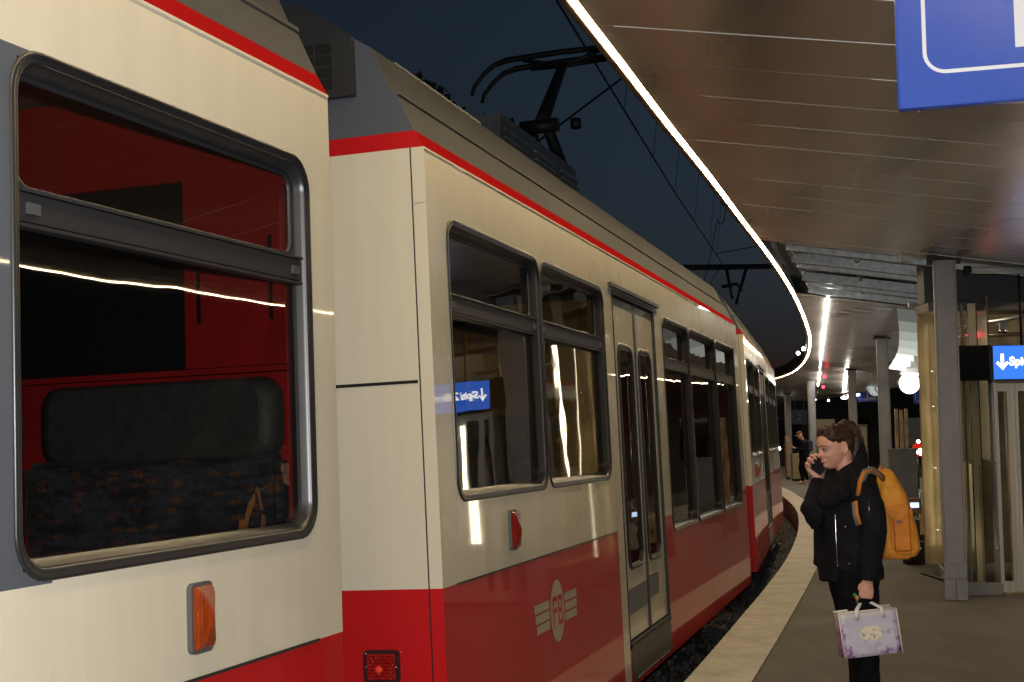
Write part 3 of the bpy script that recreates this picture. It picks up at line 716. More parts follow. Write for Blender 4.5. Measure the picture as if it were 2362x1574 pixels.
dA, dB, dE = dY(CAN, 14.15), dY(CAN, 19.7), CAN.len - .5
def can_pt(d, t, dz=0):
    p, g = CAN(d, t); return Vector((p.x, p.y, ZC - SL * max(0, t - .03) + dz))
TAN_ = mat("gold_lip_far", (.50, .36, .20), .35, .7); PAN = .68; d6 = dY(CAN, 6.62)
def soffit(name, da, db, t0=.03, t1=T_R):
    bm = bmesh.new(); k0 = math.ceil((da - d6) / PAN); cuts = [da] + [d6 + PAN * k for k in range(k0, 400) if da + .05 < d6 + PAN * k < db - .05] + [db]
    for a, b in zip(cuts[:-1], cuts[1:]):
        tw = random.uniform(-.0012, .0012)
        a2, b2 = a + .003, b - .003; N = 3
        for i in range(N):
            ta, tb = t0 + (t1 - t0) * i / N, t0 + (t1 - t0) * (i + 1) / N
            f = bm.faces.new([bm.verts.new(can_pt(d, t, tw * (1 if d == a2 else -1))) for d, t in ((a2, ta), (a2, tb), (b2, tb), (b2, ta))])
        for d in (a2, b2):
            bm.faces.new([bm.verts.new(v) for v in (can_pt(d, t0), can_pt(d, t1), can_pt(d, t1, .02), can_pt(d, t0, .02))])
    bmesh.ops.recalc_face_normals(bm, faces=bm.faces)
    o = link(name, bm, SOFF, can)
    bm = bmesh.new(); tips = bmesh.new()
    for k, d in enumerate(cuts[1:-1]):
        if d > 40: continue
        t_a = (.35, .6, .12, 1.3)[k % 4]
        tube(bm, [can_pt(d, t_a, .001), can_pt(d, t1 - .02, .001)], .0042, 6, caps=False)
        if d < 22:
            for j in range(8):
                t = .32 + j * .42 + (k * .13) % .3
                for s_ in (-.022, .022):
                    bmesh.ops.create_icosphere(tips, subdivisions=1, radius=.0032, matrix=Matrix.Translation(can_pt(d + s_, t, -.001)))
    link("seam_trim", bm, mat("seam_aluminium", (.8, .8, .82), .3, .2), o); link("rivet", tips, CHROME, o)
    return o
soffit("soffit", .3, dA); soffit("soffit", dB, dE)
# deck over everything
bm = bmesh.new(); prev = None
for i in range(160):
    d = .3 + (dE - .3) * i / 159
    row = [bm.verts.new(can_pt(d, t, z)) for t, z in ((-.06, .30), (.6, .42), (T_R, .95), (6.55, 1.42), (6.55, 1.48), (-.06, .34))]
    if prev:
        for j in range(6): bm.faces.new((prev[j], prev[(j + 1) % 6], row[(j + 1) % 6], row[j]))
    prev = row
bmesh.ops.recalc_face_normals(bm, faces=bm.faces); link("roof_deck", bm, GALV, can)
# edge fascia lip
TAN = vary(mat("gold_anodised_lip", (.50, .36, .20), .35, .7), 9, .25, 4, .1, 20)
bm = bmesh.new(); prev = None; prof = [(.030, .001), (.030, .03), (.022, .03), (-.016, .03), (-.016, -.003), (-.024, -.003), (-.055, .012), (-.085, .045), (-.10, .10), (-.10, .34)]
nseg = 240
for i in range(nseg + 1):
    d = .3 + (dE - .3) * i / nseg; p, g = CAN(d)
    row = []
    for t, z in prof:
        q, _ = CAN(d, t); row.append(bm.verts.new((q.x, q.y, ZC + z)))
    if prev:
        for j in range(len(prof) - 1): bm.faces.new((prev[j], prev[j + 1], row[j + 1], row[j])).smooth = True
    prev = row
bmesh.ops.recalc_face_normals(bm, faces=bm.faces); link("edge_lip", bm, TAN, can)
bm = bmesh.new(); prev = None
for i in range(nseg + 1):
    d = .3 + (dE - .3) * i / nseg; a, _ = CAN(d, -.014); b, _ = CAN(d, .021)
    row = [bm.verts.new((a.x, a.y, ZC + .004)), bm.verts.new((b.x, b.y, ZC + .004))]
    if prev: bm.faces.new((prev[0], row[0], row[1], prev[1]))
    prev = row
link("light_strip", bm, LEDM, can)
WD_ = 6.25
def can_pt2(d, u, dz=0):
    p, g = CAN(d, WD_ - u); return Vector((p.x, p.y, ZC - SL * max(0, u - .03) + dz))
for da_, db_ in ((.3, dE),):
    bm = bmesh.new(); prev = None; prev3 = None; bm3 = bmesh.new(); bm4 = bmesh.new(); prev4 = None
    for i in range(161):
        d = da_ + (db_ - da_) * i / 160
        row = [bm.verts.new(can_pt(d, T_R + .01)), bm.verts.new(can_pt2(d, T_R)), bm.verts.new(can_pt2(d, .03))]
        r3 = [bm3.verts.new(can_pt2(d, u, z)) for u, z in ((.03, 0), (-.016, -.003), (-.055, .012), (-.10, .10), (-.10, .34))]
        r4 = [bm4.verts.new(can_pt2(d, u, .0)) for u in (.02, -.02)]; 
        for v_ in r4: v_.co.z = ZC - .006
        if prev:
            for j in range(2): bm.faces.new((prev[j], prev[j + 1], row[j + 1], row[j]))
            for j in range(4): bm3.faces.new((prev3[j], prev3[j + 1], r3[j + 1], r3[j]))
            bm4.faces.new((prev4[0], prev4[1], r4[1], r4[0]))
        prev, prev3, prev4 = row, r3, r4
    link("soffit", bm, SOFF, can); link("edge_lip", bm3, TAN_, can); link("light_strip", bm4, LEDM, can)
# open bay with cross beams
def beam(name, d, t0, t1, dz0, dz1, w, m, parent, bev=.006):
    a, b = can_pt(d, t0), can_pt(d, t1); ux = (b - a).normalized(); uy = Vector((-ux.y, ux.x, 0)).normalized(); uz = ux.cross(uy).normalized()
    M = Matrix((ux, uy, uz)).transposed().to_4x4(); M.translation = a
    return boxobj(name, (0, -w / 2, dz0), ((b - a).length, w / 2, dz1), m, parent, bev, M)
for i, (dd, t0, h0, h1, w) in enumerate(((.10, .22, .0, .14, .02), (.50, .26, -.02, .05, .07), (1.75, .22, -.0, .12, .05), (2.1, .26, -.02, .04, .08), (3.7, .22, 0, .12, .05), (4.1, .26, -.02, .04, .08), (5.35, .22, 0, .12, .05))):
    beam("cross_beam", dA + dd, t0, T_R if i != 0 else 3.4, h0, h1, w, GALV, can)
for t in (.24, .95):
    for i in range(4):
        d = dA + .2 + i * 1.35; a, b = can_pt(d, t, .10), can_pt(d + 1.3, t, .10)
        tubeobj("purlin", [a, b], .03, GALV, can, 8)
boxobj("junction_box", (0, -.03, 0), (.13, .03, .10), mat("white_plastic", (.7, .7, .68), .4), can, .006, Matrix.Translation(can_pt(dA - .02, 1.40, -.07)))
boxobj("junction_box", (0, -.03, 0), (.12, .03, .06), mat("white_plastic_b", (.6, .6, .6), .4), can, .006, Matrix.Translation(can_pt(dA + 4.9, 1.55, -.07)))

# columns
def column(d, t, label, ztop=None):
    p, g = CAN(d, t); ux = Vector((g.y, -g.x, 0)); uy = Vector((g.x, g.y, 0)); M = Matrix((ux, uy, Vector((0, 0, 1)))).transposed().to_4x4(); M.translation = (p.x, p.y, 0)
    zt = ztop or ZC - SL * t + .02
    r = empty("steel_column", mat=M, label=label, cat="column", group="grey steel columns carrying the canopy")
    bm = bmesh.new(); bbox(bm, (-.085, -.012, .36), (.085, .30, zt)); bbox(bm, (-.105, .0, .34), (-.09, .30, zt)); bbox(bm, (.09, .0, .34), (.105, .30, zt)); bbox(bm, (-.1, .28, .34), (.1, .3, zt)); bbox(bm, (-.1, .01, .34), (.1, .02, zt), 1)
    bmesh.ops.recalc_face_normals(bm, faces=bm.faces); link("shaft", bm, [COLM, RUBBER], r)
    bm = bmesh.new(); bbox(bm, (-.107, -.016, .0), (-.001, .305, .2)); bbox(bm, (.001, -.016, 0), (.107, .305, .2)); bbox(bm, (-.105, -.012, .202), (.105, .302, .36)); bmesh.ops.bevel(bm, geom=bm.edges[:], offset=.003, segments=1, affect='EDGES'); bmesh.ops.recalc_face_normals(bm, faces=bm.faces); link("base_shoe", bm, vary(mat("shoe_grey", (.26, .26, .27), .5, .2), 20, .15), r)
    bm = bmesh.new(); bbox(bm, (-.16, -.04, zt - .05), (.16, .34, zt)); bmesh.ops.recalc_face_normals(bm, faces=bm.faces); link("head_plate", bm, DARKM, r)
dc = dY(CAN, 13.9)
column(dc, 1.82, "nearest wide grey steel column, standing beside the glass lift enclosure")
for i, (Y, t, lb_) in enumerate(((25.9, 1.35, "slim grey column directly behind the woman's head and yellow backpack"), (33.5, 1.75, "pale grey column just right of the column behind the woman"), (38.5, 1.3, "grey column left of the small blue sign with a 1"), (47, .9, "thin far grey column behind the woman's hair bun"),
                             (53, .5, "thin far grey column above the woman's forehead"), (57, 1.9, "thin far grey column to the left of the overhead clock"))):
    column(dY(CAN, Y), t, lb_)

# ------------------------------------------------------------------ lift enclosure
lift = empty("lift", (4.40, 13.76, 0), "glass and steel platform lift with slim door windows beside the wide grey column", "lift")
def L(x, y, z): return (x - 4.40, y - 13.76, z)
GOLD = speckle(vary(mat("beige_gold_lining", (.54, .41, .23), .3, .25), 2, .35, 5, .1, 10), 5, .4, (1, 1, .15), 5)
def lbox(name, lo, hi, m, bev=0): return boxobj(name, L(*lo), L(*hi), m, lift, bev)
lbox("plinth", (4.42, 13.76, .0), (4.79, 13.90, .115), COLM, .004)
lbox("glass_panel", (4.43, 13.80, .12), (4.775, 13.812, 2.10), CLEAR)
lbox("door_frame", (4.775, 13.77, 0), (4.800, 13.95, 2.115), STEEL, .003)
lbox("door_frame", (4.775, 13.765, 2.085), (6.30, 13.95, 2.113), CHROME, .002)
bm = bmesh.new()
def fb(x0, x1, z0, z1, y=13.80, w=.03, mi=0): bbox(bm, L(x0, y, z0), L(x1, y + w, z1), mi)
def leaf(x0, x1, w0, w1):
    global bm
    bm = bmesh.new(); fb(x0, w0, .03, 2.08); fb(w1, x1, .03, 2.08); fb(w0, w1, .03, .13); fb(w0, w1, 2.0, 2.08)
    bmesh.ops.recalc_face_normals(bm, faces=bm.faces); d = link("lift_door", bm, STEEL, lift)
    boxobj("pane", L(w0 + .001, 13.812, .13), L(w1 - .001, 13.818, 2.0), CLEAR, d)
    boxobj("pane_trim", L(w1 - .018, 13.794, .13), L(w1 - .001, 13.811, 2.0), GOLD, d)
leaf(4.803, 4.985, 4.818, 4.91); leaf(4.989, 5.60, 5.02, 5.11); leaf(5.604, 5.80, 5.66, 5.75)
lbox("door_sill", (4.79, 13.70, .001), (6.3, 13.95, .03), vary(mat("worn_brass_sill", (.5, .42, .28), .35, .8), 8, .3))
lbox("control_housing", (4.42, 13.78, 2.105), (4.765, 14.1, 2.46), mat("gloss_black", (.012, .012, .014), .12, 0, .6), .004)
lbox("back_wall", (4.70, 16.0, .1), (6.6, 16.05, 3.0), GOLD)
lbox("shaft_wall", (6.3, 13.8, 0), (6.36, 16.0, 3.0), STEEL)
lbox("cabin_floor", (4.6, 13.96, .0), (6.3, 15.9, .02), DARKM)
PALE = vary(mat("pale_beige_panel", (.9, .78, .55), .5), 3, .12); GREY_ = mat("grey_green_panel", (.25, .27, .24), .4)
for i, (x, y, w, mm) in enumerate(((4.435, 14.1, .035, PALE), (4.475, 14.2, .03, GREY_), (4.51, 14.12, .028, PALE), (4.545, 14.2, .035, DARKM), (4.59, 14.12, .02, GREY_), (4.625, 14.0, .072, PALE), (4.71, 14.3, .10, mat("dark_bronze", (.05, .04, .03), .3, .5)))):
    lbox("guide_rail", (x, y, .1), (x + w, y + .03, 2.9), mm)
# left glass wall running back beside the column
gA, gB = Vector((4.33, 13.80)), Vector((5.05, 16.92)); gd = (gB - gA).normalized(); gn = Vector((gd.y, -gd.x))
def wallbox(name, a0, a1, z0, z1, th, m, off=0, parent=lift):
    M = Matrix(((gd.x, gn.x, 0, gA.x - 4.40), (gd.y, gn.y, 0, gA.y - 13.76), (0, 0, 1, 0), (0, 0, 0, 1)))
    return boxobj(name, (a0, off - th / 2, z0), (a1, off + th / 2, z1), m, parent, .002, M)
Lg = (gB - gA).length
wallbox("glass_panel", .02, Lg * .5 - .01, .12, 3.02, .012, CLEAR); wallbox("glass_panel", Lg * .5 + .01, Lg - .04, .12, 3.02, .012, CLEAR)
wallbox("corner_post", Lg - .035, Lg, .0, 3.08, .05, CHROME); wallbox("corner_post", 0, .018, 0, 3.06, .05, STEEL)
wallbox("head_rail", .0, Lg, 3.03, 3.07, .045, GOLD); wallbox("plinth", 0, Lg, 0, .115, .04, GALV)
wallbox("cabin_or_fill_lamp", 2.05, 2.075, .30, 2.85, .02, emis("lift_wall_lamp", (1, .84, .55), 5.5), .06)
lbox("lamp_bar", (5.165, 13.775, .66), (5.190, 13.792, 1.96), LIFTL); lbox("lamp_bar", (5.235, 13.775, .66), (5.255, 13.792, 1.96), LIFTL)
wallbox("mid_rail", .0, Lg, 1.28, 1.30, .02, DARKM, .03)
wallbox("lining", .2, Lg - .1, .12, 1.26, .02, GOLD, .30); wallbox("lining", .5, Lg - .1, 1.3, 3.0, .02, vary(mat("brown_lining", (.12, .085, .045), .4, .2), 3, .3), .45)
tubeobj("cabin_or_fill_lamp", [L(4.66, 15.1, 1.2), L(4.66, 15.1, 2.85)], .012, LIFTL, lift, 8)
bm = bmesh.new()
for z in (.45, 1.06, 1.30, 1.95):
    c = Vector(L(4.755, 13.785, z)); bmesh.ops.create_uvsphere(bm, u_segments=12, v_segments=8, radius=.014, matrix=Matrix.Translation(c)); tube(bm, [c, c + Vector((.03, .03, 0))], .007, 6); bmesh.ops.create_uvsphere(bm, u_segments=10, v_segments=6, radius=.010, matrix=Matrix.Translation(c + Vector((.028, -.004, -.006))))
for z in (.5, 1.2, 1.9, 2.3):
    for a in (.4, 2.1):
        q = gA + gd * a - gn * .02; bmesh.ops.create_uvsphere(bm, u_segments=10, v_segments=6, radius=.014, matrix=Matrix.Translation(L(q.x, q.y, z)))
link("glass_fixing", bm, CHROME, lift)
tubeobj("glint_tube", [L(4.428, 13.83, .36), L(4.428, 13.83, .66)], .006, LIFTL, lift, 6)  # glowing tube that paints a white glint in the lift glass
tubeobj("cabin_or_fill_lamp", [L(5.20, 14.6, 2.95), L(5.20, 15.6, 2.95)], .03, LIFTL, lift, 8)  # unseen ceiling lamp, added to light the pale beige bars
# backlit sign over the lift door
sg = empty("direction_sign", (4.765, 13.72, 2.118), "backlit blue sign reading Spital with a white down arrow above the lift door", "sign")
for a_ in (.3, 1.3): tubeobj("hanger", [(a_, .05, .33), (a_, .05, 1.1)], .012, DARKM, sg, 8)
boxobj("housing", (-.006, .008, -.006), (1.60, .10, .336), mat("sign_housing", (.02, .025, .04), .4), sg, .003)
boxobj("face", (0, 0, 0), (1.594, .0079, .33), SIGNBL, sg)
bm = bmesh.new()
ap = [(-.016, .085), (-.016, -.020), (-.045, .012), (-.064, -.006), (0, -.075), (.064, -.006), (.045, .012), (.016, -.020), (.016, .085)]
bm.faces.new([bm.verts.new((.085 + a, -.004, .165 + b)) for a, b in ap]); bm.faces.ensure_lookup_table()
link("arrow", bm, SIGNWH, sg)
textobj("lettering", "Spital Zollikerberg", .115, SIGNWH, sg, Matrix.Translation((.155, -.002, .172)) @ TXT, ext=.0015, bold=.004)
# canopy structure right of the column
gi = empty("transverse_girder", (4.35, 14.55, 0), "dark grey transverse girder with a pale lower flange to the right of the wide column", "girder")
boxobj("web", (0, 0, 2.96), (4.5, .25, 3.38), vary(mat("girder_paint", (.10, .11, .125), .5, .2), 2, .2), gi, .004)
boxobj("flange", (0, -.12, 2.86), (4.5, .33, 2.955), vary(mat("flange_paint", (.22, .21, .205), .4, .4), 3, .3), gi, .004)
fx = empty("strip_luminaire", (4.44, 13.35, 3.165), "unlit pale tubular luminaire under the canopy right of the wide column", "light fitting")
tubeobj("diffuser", [(0, 0, 0), (.62, -.05, -.02)], .036, mat("frosted_plastic", (.5, .55, .55), .3), fx, 12); tubeobj("end_cap", [(-.05, 0, 0), (.005, 0, 0)], .042, DARKM, fx, 12); tubeobj("end_cap", [(.615, -.05, -.02), (.68, -.055, -.02)], .042, DARKM, fx, 12)
tag(tubeobj("cable_duct", [at(2200, 758, 15.5), at(2310, 739, 15.2), at(2420, 716, 15)], .022, GALV, None, 8), "shiny pipe slanting up to the right above the blue lift sign", "pipe")
tag(tubeobj("cable_duct", [at(2200, 775, 15.8), at(2460, 768, 15.8)], .022, vary(mat("dull_brass", (.40, .33, .2), .35, .8), 8, .3), None, 8), "straight dull brass pipe just above the blue lift sign", "pipe")
for j, (x, y, w) in enumerate(((2258, 725, .06), (2312, 765, .05), (2262, 785, .05))):
    r_ = empty("spotlight", at(x, y, 15.4), ("small unlit spotlight on the slanting shiny pipe", "small spotlight standing on the brass pipe at the right", "small twin spotlight hanging under the brass pipe")[j], "spotlight")
    boxobj("housing", (-w, -.05, .01), (w, .05, .13), GALV, r_, .006)
    bm = bmesh.new()
    for a in (-.03, .03): bmesh.ops.create_uvsphere(bm, u_segments=12, v_segments=8, radius=.026, matrix=Matrix.Translation((a, -.03, 0)))
    link("bulb", bm, mat("glass_bulb", (.8, .75, .8), .08, 1), r_, smooth=True)
rs = empty("signal_lamp", at(2243, 773, 15.3), "pair of round glowing red signal lamps on the brass pipe", "signal lamp")
bm = bmesh.new()
for a in (-.028, .028): bmesh.ops.create_uvsphere(bm, u_segments=14, v_segments=10, radius=.036, matrix=Matrix.Translation((a, 0, 0)))
link("lens", bm, REDL, rs, smooth=True); boxobj("housing", (-.06, .01, -.04), (.06, .08, .05), DARKM, rs, .01)

# ------------------------------------------------------------------ platform track signs
SBLUE = vary(mat("sign_blue_enamel", (.012, .065, .42), .3, 0, .5, .7), 25, .05, 3); SWHITE = mat("sign_white", (.72, .74, .78), .35)
def track_sign(loc, yaw, size, digit, label, hang=.6, SBLUE=SBLUE, SWHITE=SWHITE):
    M = Matrix.Translation(loc) @ Matrix.Rotation(-yaw, 4, 'Z')
    r = empty("platform_sign", mat=M, label=label, cat="sign")
    boxobj("board", (0, 0, 0), (size, .05, size), SBLUE, r, .008)
    bm = bmesh.new(); q = size
    for (i0, i1) in ((.10, .115),):
        A = rrect(q * i0, q * (1 - i0), q * i0 + .02, q * (1 - i0), .065, 8); B = rrect(q * i1, q * (1 - i1), q * i1 + .02, q * (1 - i1), .052, 8)
        a = [bm.verts.new((x, -.0015, z)) for x, z in A]; b = [bm.verts.new((x, -.0015, z)) for x, z in B]
        for i in range(len(a)): bm.faces.new((a[i], a[(i + 1) % len(a)], b[(i + 1) % len(a)], b[i]))
    link("border", bm, SWHITE, r)
    if digit == "1":
        bm = bmesh.new(); c = q * .475
        P = [(c - .026, .205 * q), (c + .032, .205 * q), (c + .032, .80 * q), (c - .012, .80 * q), (c - .12, .72 * q), (c - .12, .64 * q), (c - .026, .70 * q)]
        bm.faces.new([bm.verts.new((x, -.002, z)) for x, z in P]); link("digit", bm, SWHITE, r)
    else: textobj("digit", digit, q * .62, SWHITE, r, Matrix.Translation((q * .5, -.002, q * .48)) @ TXT, align='CENTER', bold=.006, ext=.001)
    bm = bmesh.new()
    for a in (.2, .8): tube(bm, [(q * a, .025, q), (q * a, .025, q + hang)], .012, 8)
    link("hanger", bm, GALV, r)
    bm = bmesh.new()
    for a in (.07, .62): bmesh.ops.create_uvsphere(bm, u_segments=8, v_segments=6, radius=.007, matrix=Matrix.Translation((q * a + .01, .02, -.004)))
    link("bolt", bm, CHROME, r)
    return r
track_sign(at(2071, 253, 3.95), .284, .74, "1", "large blue enamel sign with a white 1 hanging at the upper right", .25)
track_sign(at(1979, 928, 52), .15, .74, "1", "small far blue sign with a white 1 beside the dim clock", 1.0)
track_sign(at(1827, 980, 58), .12, .62, "2", "faint far dark blue sign with a 2 left of the woman's head", 1.2, mat("faded_navy_enamel", (.004, .008, .04), .5), mat("faded_grey_digit", (.10, .10, .13), .5))
track_sign(at(2108, 932, 46), .15, .62, "2", "far blue sign partly hidden behind the lift's glass corner", 1.0)
# clocks
def clock(loc, r, lit, label):
    o = empty("station_clock", loc, label, "clock")
    bm = bmesh.new(); bmesh.ops.create_cone(bm, cap_ends=True, segments=40, radius1=r, radius2=r, depth=.14, matrix=Matrix.Rotation(R(90), 4, 'X')); link("case", bm, DARKM, o)
    bm = bmesh.new(); bmesh.ops.create_circle(bm, cap_ends=True, segments=40, radius=r * .96, matrix=Matrix.Translation((0, -.075, 0)) @ Matrix.Rotation(R(90), 4, 'X')); link("dial", bm, lit, o)
    bm = bmesh.new()
    for k in range(12):
        M = Matrix.Rotation(k * math.pi / 6, 4, 'Y'); bbox(bm, (-.012, -.085, r * .72), (.012, -.080, r * .9), 0, M)
    bbox(bm, (-.014, -.088, -.04), (.014, -.083, r * .6), 0, Matrix.Rotation(R(150), 4, 'Y')); bbox(bm, (-.010, -.092, -.05), (.010, -.089, r * .85), 0, Matrix.Rotation(R(20), 4, 'Y'))
    if lit is not GLOBE: link("hands", bm, DARKM, o)
    else: bm.free()
    tubeobj("hanger", [(0, 0, r), (0, 0, r + .8)], .03, DARKM, o, 8)
clock(at(2096, 885, 38), .295, GLOBE, "brightly lit round station clock left of the lift's glass corner")
clock(at(2017, 898, 46), .24, emis("clock_dial_dim", (.62, .68, .64), .55), "dim round station clock half hidden behind the slim column")

# ------------------------------------------------------------------ lamps along the platform
def lamp_line(pxs, z, rad, label, m=TUBE, n=5):
    P = [onz(x, y, z) for x, y in pxs]; r_ = empty("tube_lamp", P[0], label, "ceiling lamp", "tube lamps under the canopy")
    for a, b in zip(P[:-1], P[1:]):
        for k in range(n):
            u, v = a.lerp(b, (k + .04) / n), a.lerp(b, (k + .96) / n); tubeobj("tube", [u - P[0], v - P[0]], rad, m, r_, 8)
            tubeobj("bracket", [u.lerp(v, .5) - P[0], u.lerp(v, .5) - P[0] + Vector((0, 0, .12))], .012, DARKM, r_, 6)
lamp_line([(1910, 684), (1898, 790), (1891, 850)], 3.36, .018, "long bright tube lamp line under the canopy above the woman, nearer stretch", TUBE, 4)
lamp_line([(1890, 868), (1882, 922)], 3.36, .03, "far bright end of the tube lamp line beyond the gap")
lamp_line([(1951, 868), (1946, 912)], 3.20, .05, "short bright tube lamp far right of the long lamp line", TUBE, 3)
for j, (x, y, Y, m_, lb_) in enumerate(((1841, 815, 34, WHITEL, "leftmost of the three small lamps beside the glowing canopy edge"), (1853, 805, 34, WHITEL, "middle and brightest of the three small lamps beside the glowing canopy edge"), (1866, 797, 34, WHITEL, "rightmost of three small lamps touching the glowing canopy edge"),
        (1902, 869, 40, REDL, "upper small orange red light beside the tube lamp line"), (1899, 893, 44, REDL, "lower small orange red light beside the tube lamp line"),
        (1948, 918, 52, TUBE, "left lamp of the far row above the woman's hair"), (1962, 914, 52, TUBE, "middle lamp of the far row above the woman's hair"), (1975, 911, 52, TUBE, "right lamp of the far row above the woman's hair"),
        (1873, 928, 60, TUBE, "faint far lamp at the foot of the tube lamp line, left"), (1911, 924, 60, TUBE, "faint far lamp left of the far row of lamps"),
        (1814, 962, 60, TUBE, "thin upright white lamp far off left of the woman"), (1797, 1035, 40, TUBE, "small white light low beside the far end of the train"),
        (1996, 1072, 34, WHITEL, "upper white headlight just behind the woman's shoulder"), (2001, 1081, 34, WHITEL, "lower white headlight just behind the woman's shoulder"))):
    c = at(x, y, Y); r = {34: .045, 40: .05, 44: .05, 52: .06, 60: .05}[Y]
    o = empty("small_lamp", c, lb_, "lamp")
    bm = bmesh.new(); bmesh.ops.create_uvsphere(bm, u_segments=12, v_segments=8, radius=r)
    if j in (5, 6, 7): bmesh.ops.scale(bm, vec=(2.2, 1, .8), verts=bm.verts)
    if j == 10: bmesh.ops.scale(bm, vec=(.9, .9, 4.0), verts=bm.verts)
    link("bulb", bm, m_, o, smooth=True)
    boxobj("bracket", (-.02, r * .9, -.02), (.02, r * .9 + .25, .02), DARKM, o)
lp = empty("soffit_glow_panel", (0, 0, 0), "row of bright white glow patches on the canopy underside above the lit clock, standing in for a reflection", "soffit glow", None)  # glowing sheets that paint a strong reflection onto the soffit
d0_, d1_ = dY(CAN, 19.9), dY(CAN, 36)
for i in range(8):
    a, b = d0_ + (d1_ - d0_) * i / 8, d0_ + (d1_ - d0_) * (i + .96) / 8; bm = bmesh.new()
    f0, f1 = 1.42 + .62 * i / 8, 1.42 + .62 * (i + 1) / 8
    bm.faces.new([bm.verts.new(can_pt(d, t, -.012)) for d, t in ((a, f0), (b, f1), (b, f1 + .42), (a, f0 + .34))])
    link("panel", bm, GLOW if i > 5 else emis("soffit_glow_dim", (.8, .85, .75), .12 + .12 * i + (.5 if i > 4 else 0)), lp)
# ------------------------------------------------------------------ things on the platform behind the woman
cb = empty("grey_partition", at(2052, 1100, 22).xy.to_3d(), "grey partition board on the platform behind the yellow backpack", "partition")
boxobj("board", (0, 0, .28), (.45, .06, 1.34), vary(mat("partition_grey", (.13, .14, .16), .5), 3, .15), cb, .006); boxobj("top_trim", (-.01, -.01, 1.34), (.46, .07, 1.36), GALV, cb)
for a in (.03, .39): boxobj("leg", (a, .01, 0), (a + .03, .05, .28), GALV, cb)
po = at(2066, 1000, 24)
for j in range(3):
    tag(boxobj("timber_post", (po.x + j * .085, po.y, 0), (po.x + j * .085 + .05, po.y + .05, 2.02 - .02 * (j == 1)), vary(mat("pale_timber_%d" % j, (.34, .25, .15), .6), 6, .3), None, .004),
        ("left", "middle", "right")[j] + " one of the three upright timber posts above the grey partition", "post", "upright timber posts")
tm = empty("ticket_terminal", (at(2098, 1180, 17).x, 17, 0), "low ticket terminal with a small lit blue white screen right of the backpack", "ticket machine")
ca = at(2094, 1182, 17); z0_ = ca.z
boxobj("housing", (-.03, 0, z0_ - .02), (.15, .12, z0_ + .17), vary(mat("terminal_brown", (.22, .13, .08), .5), 5, .2), tm, .008)
boxobj("screen", (.01, -.006, z0_ + .055), (.115, -.001, z0_ + .115), SCREEN, tm)
tubeobj("strut", [(.17, .06, z0_ + .25), (-.0, .06, z0_ - .38)], .014, GALV, tm, 8); boxobj("foot", (-.05, 0, 0), (.2, .2, z0_ - .36), DARKM, tm, .01)
tubeobj("stand", [(.06, .08, .2), (.06, .08, z0_ + .02)], .03, DARKM, tm, 8)
# bright goods on a rack behind terminal
rk = empty("brochure_rack", (at(2118, 1200, 19).x, 19, 0), "low rack of beige papers at the foot of the lift's glass corner", "rack")
boxobj("frame", (0, 0, 0), (.28, .2, .42), DARKM, rk, .01)
for j in range(3): boxobj("papers", (.02 + j * .085, -.02, .22), (.09 + j * .085, .05, .62 - j * .03), vary(mat("paper_%d" % j, (.5, .38, .2), .7), 9, .3), rk, .003)
# red signal cluster
vn = empty("signal_cluster", at(2108, 1052, 40), "distant red triangular housing with four white round lamps seen left of the lift glass", "signal")
bm = bmesh.new(); prism(bm, [(-.06, -.02), (.30, -.02), (.30, .28), (.14, .42), (.02, .28)], 0, .2, axis=1); bmesh.ops.bevel(bm, geom=bm.edges[:], offset=.02, segments=2, affect='EDGES'); bmesh.ops.recalc_face_normals(bm, faces=bm.faces)
link("housing", bm, emis("red_backlit_plastic", (.8, .03, .01), .55), vn); tubeobj("pole", [(.12, .1, -vn.location.z), (.12, .1, 0)], .05, DARKM, vn, 8)
for x_, z_, r_ in ((.05, .10, .062), (.18, .15, .06), (.20, .07, .055), (.13, .41, .045)):
    bm = bmesh.new(); bmesh.ops.create_uvsphere(bm, u_segments=12, v_segments=8, radius=r_, matrix=Matrix.Translation((x_, -.04, z_))); link("lamp", bm, WHITEL, vn, smooth=True)
# shop front and background buildings, dark
def building(name, x0, x1, y, h, label, wins, col=(.05, .045, .04)):
    b = empty(name, (x0, y, 0), label, "building")
    bm = bmesh.new(); bbox(bm, (0, 0, -.6), (x1 - x0, 8, h)); bmesh.ops.recalc_face_normals(bm, faces=bm.faces); link("wall", bm, vary(mat(name + "_render", col, .8), .8, .3), b)
    bm = bmesh.new(); bbox(bm, (-.2, -.2, h), (x1 - x0 + .2, 8.2, h + .2)); bmesh.ops.recalc_face_normals(bm, faces=bm.faces); link("roof", bm, DARKM, b)
    for (a, z, w, hh, e) in wins:
        f = boxobj("window", (a - .05, -.05, z - .05), (a + w + .05, -.001, z + hh + .05), DARKM, b); boxobj("pane", (a, -.06, z), (a + w, -.052, z + hh), e, f)
    return b
WARM = emis("warm_room_light", (1, .75, .4), .07); DIMG = emis("dim_shop_light", (.55, .5, .42), .035); DRK = mat("dark_pane", (.01, .01, .012), .1)
building("station_building", 11.5, 34, 74, 4.2, "dark low building closing the view behind the platform, with a few dim windows", [(.8, .9, 1.2, 1.5, DIMG), (2.6, .9, 1.2, 1.5, DRK), (4.4, .9, 1.2, 1.5, WARM), (6.2, .9, 1.2, 1.5, DRK), (9, .9, 1.2, 1.5, DIMG), (12, .9, 1.2, 1.5, DRK)])
building("waiting_room", -30, 11.0, 96, 7, "long dark building far behind the bend of the track", [(33, 1, 2, 2, DRK), (37, 1, 2, 2, DIMG)])
bs = empty("depot_building", (21, -12, 0), "long dark depot building on the far side of the second track", "building")
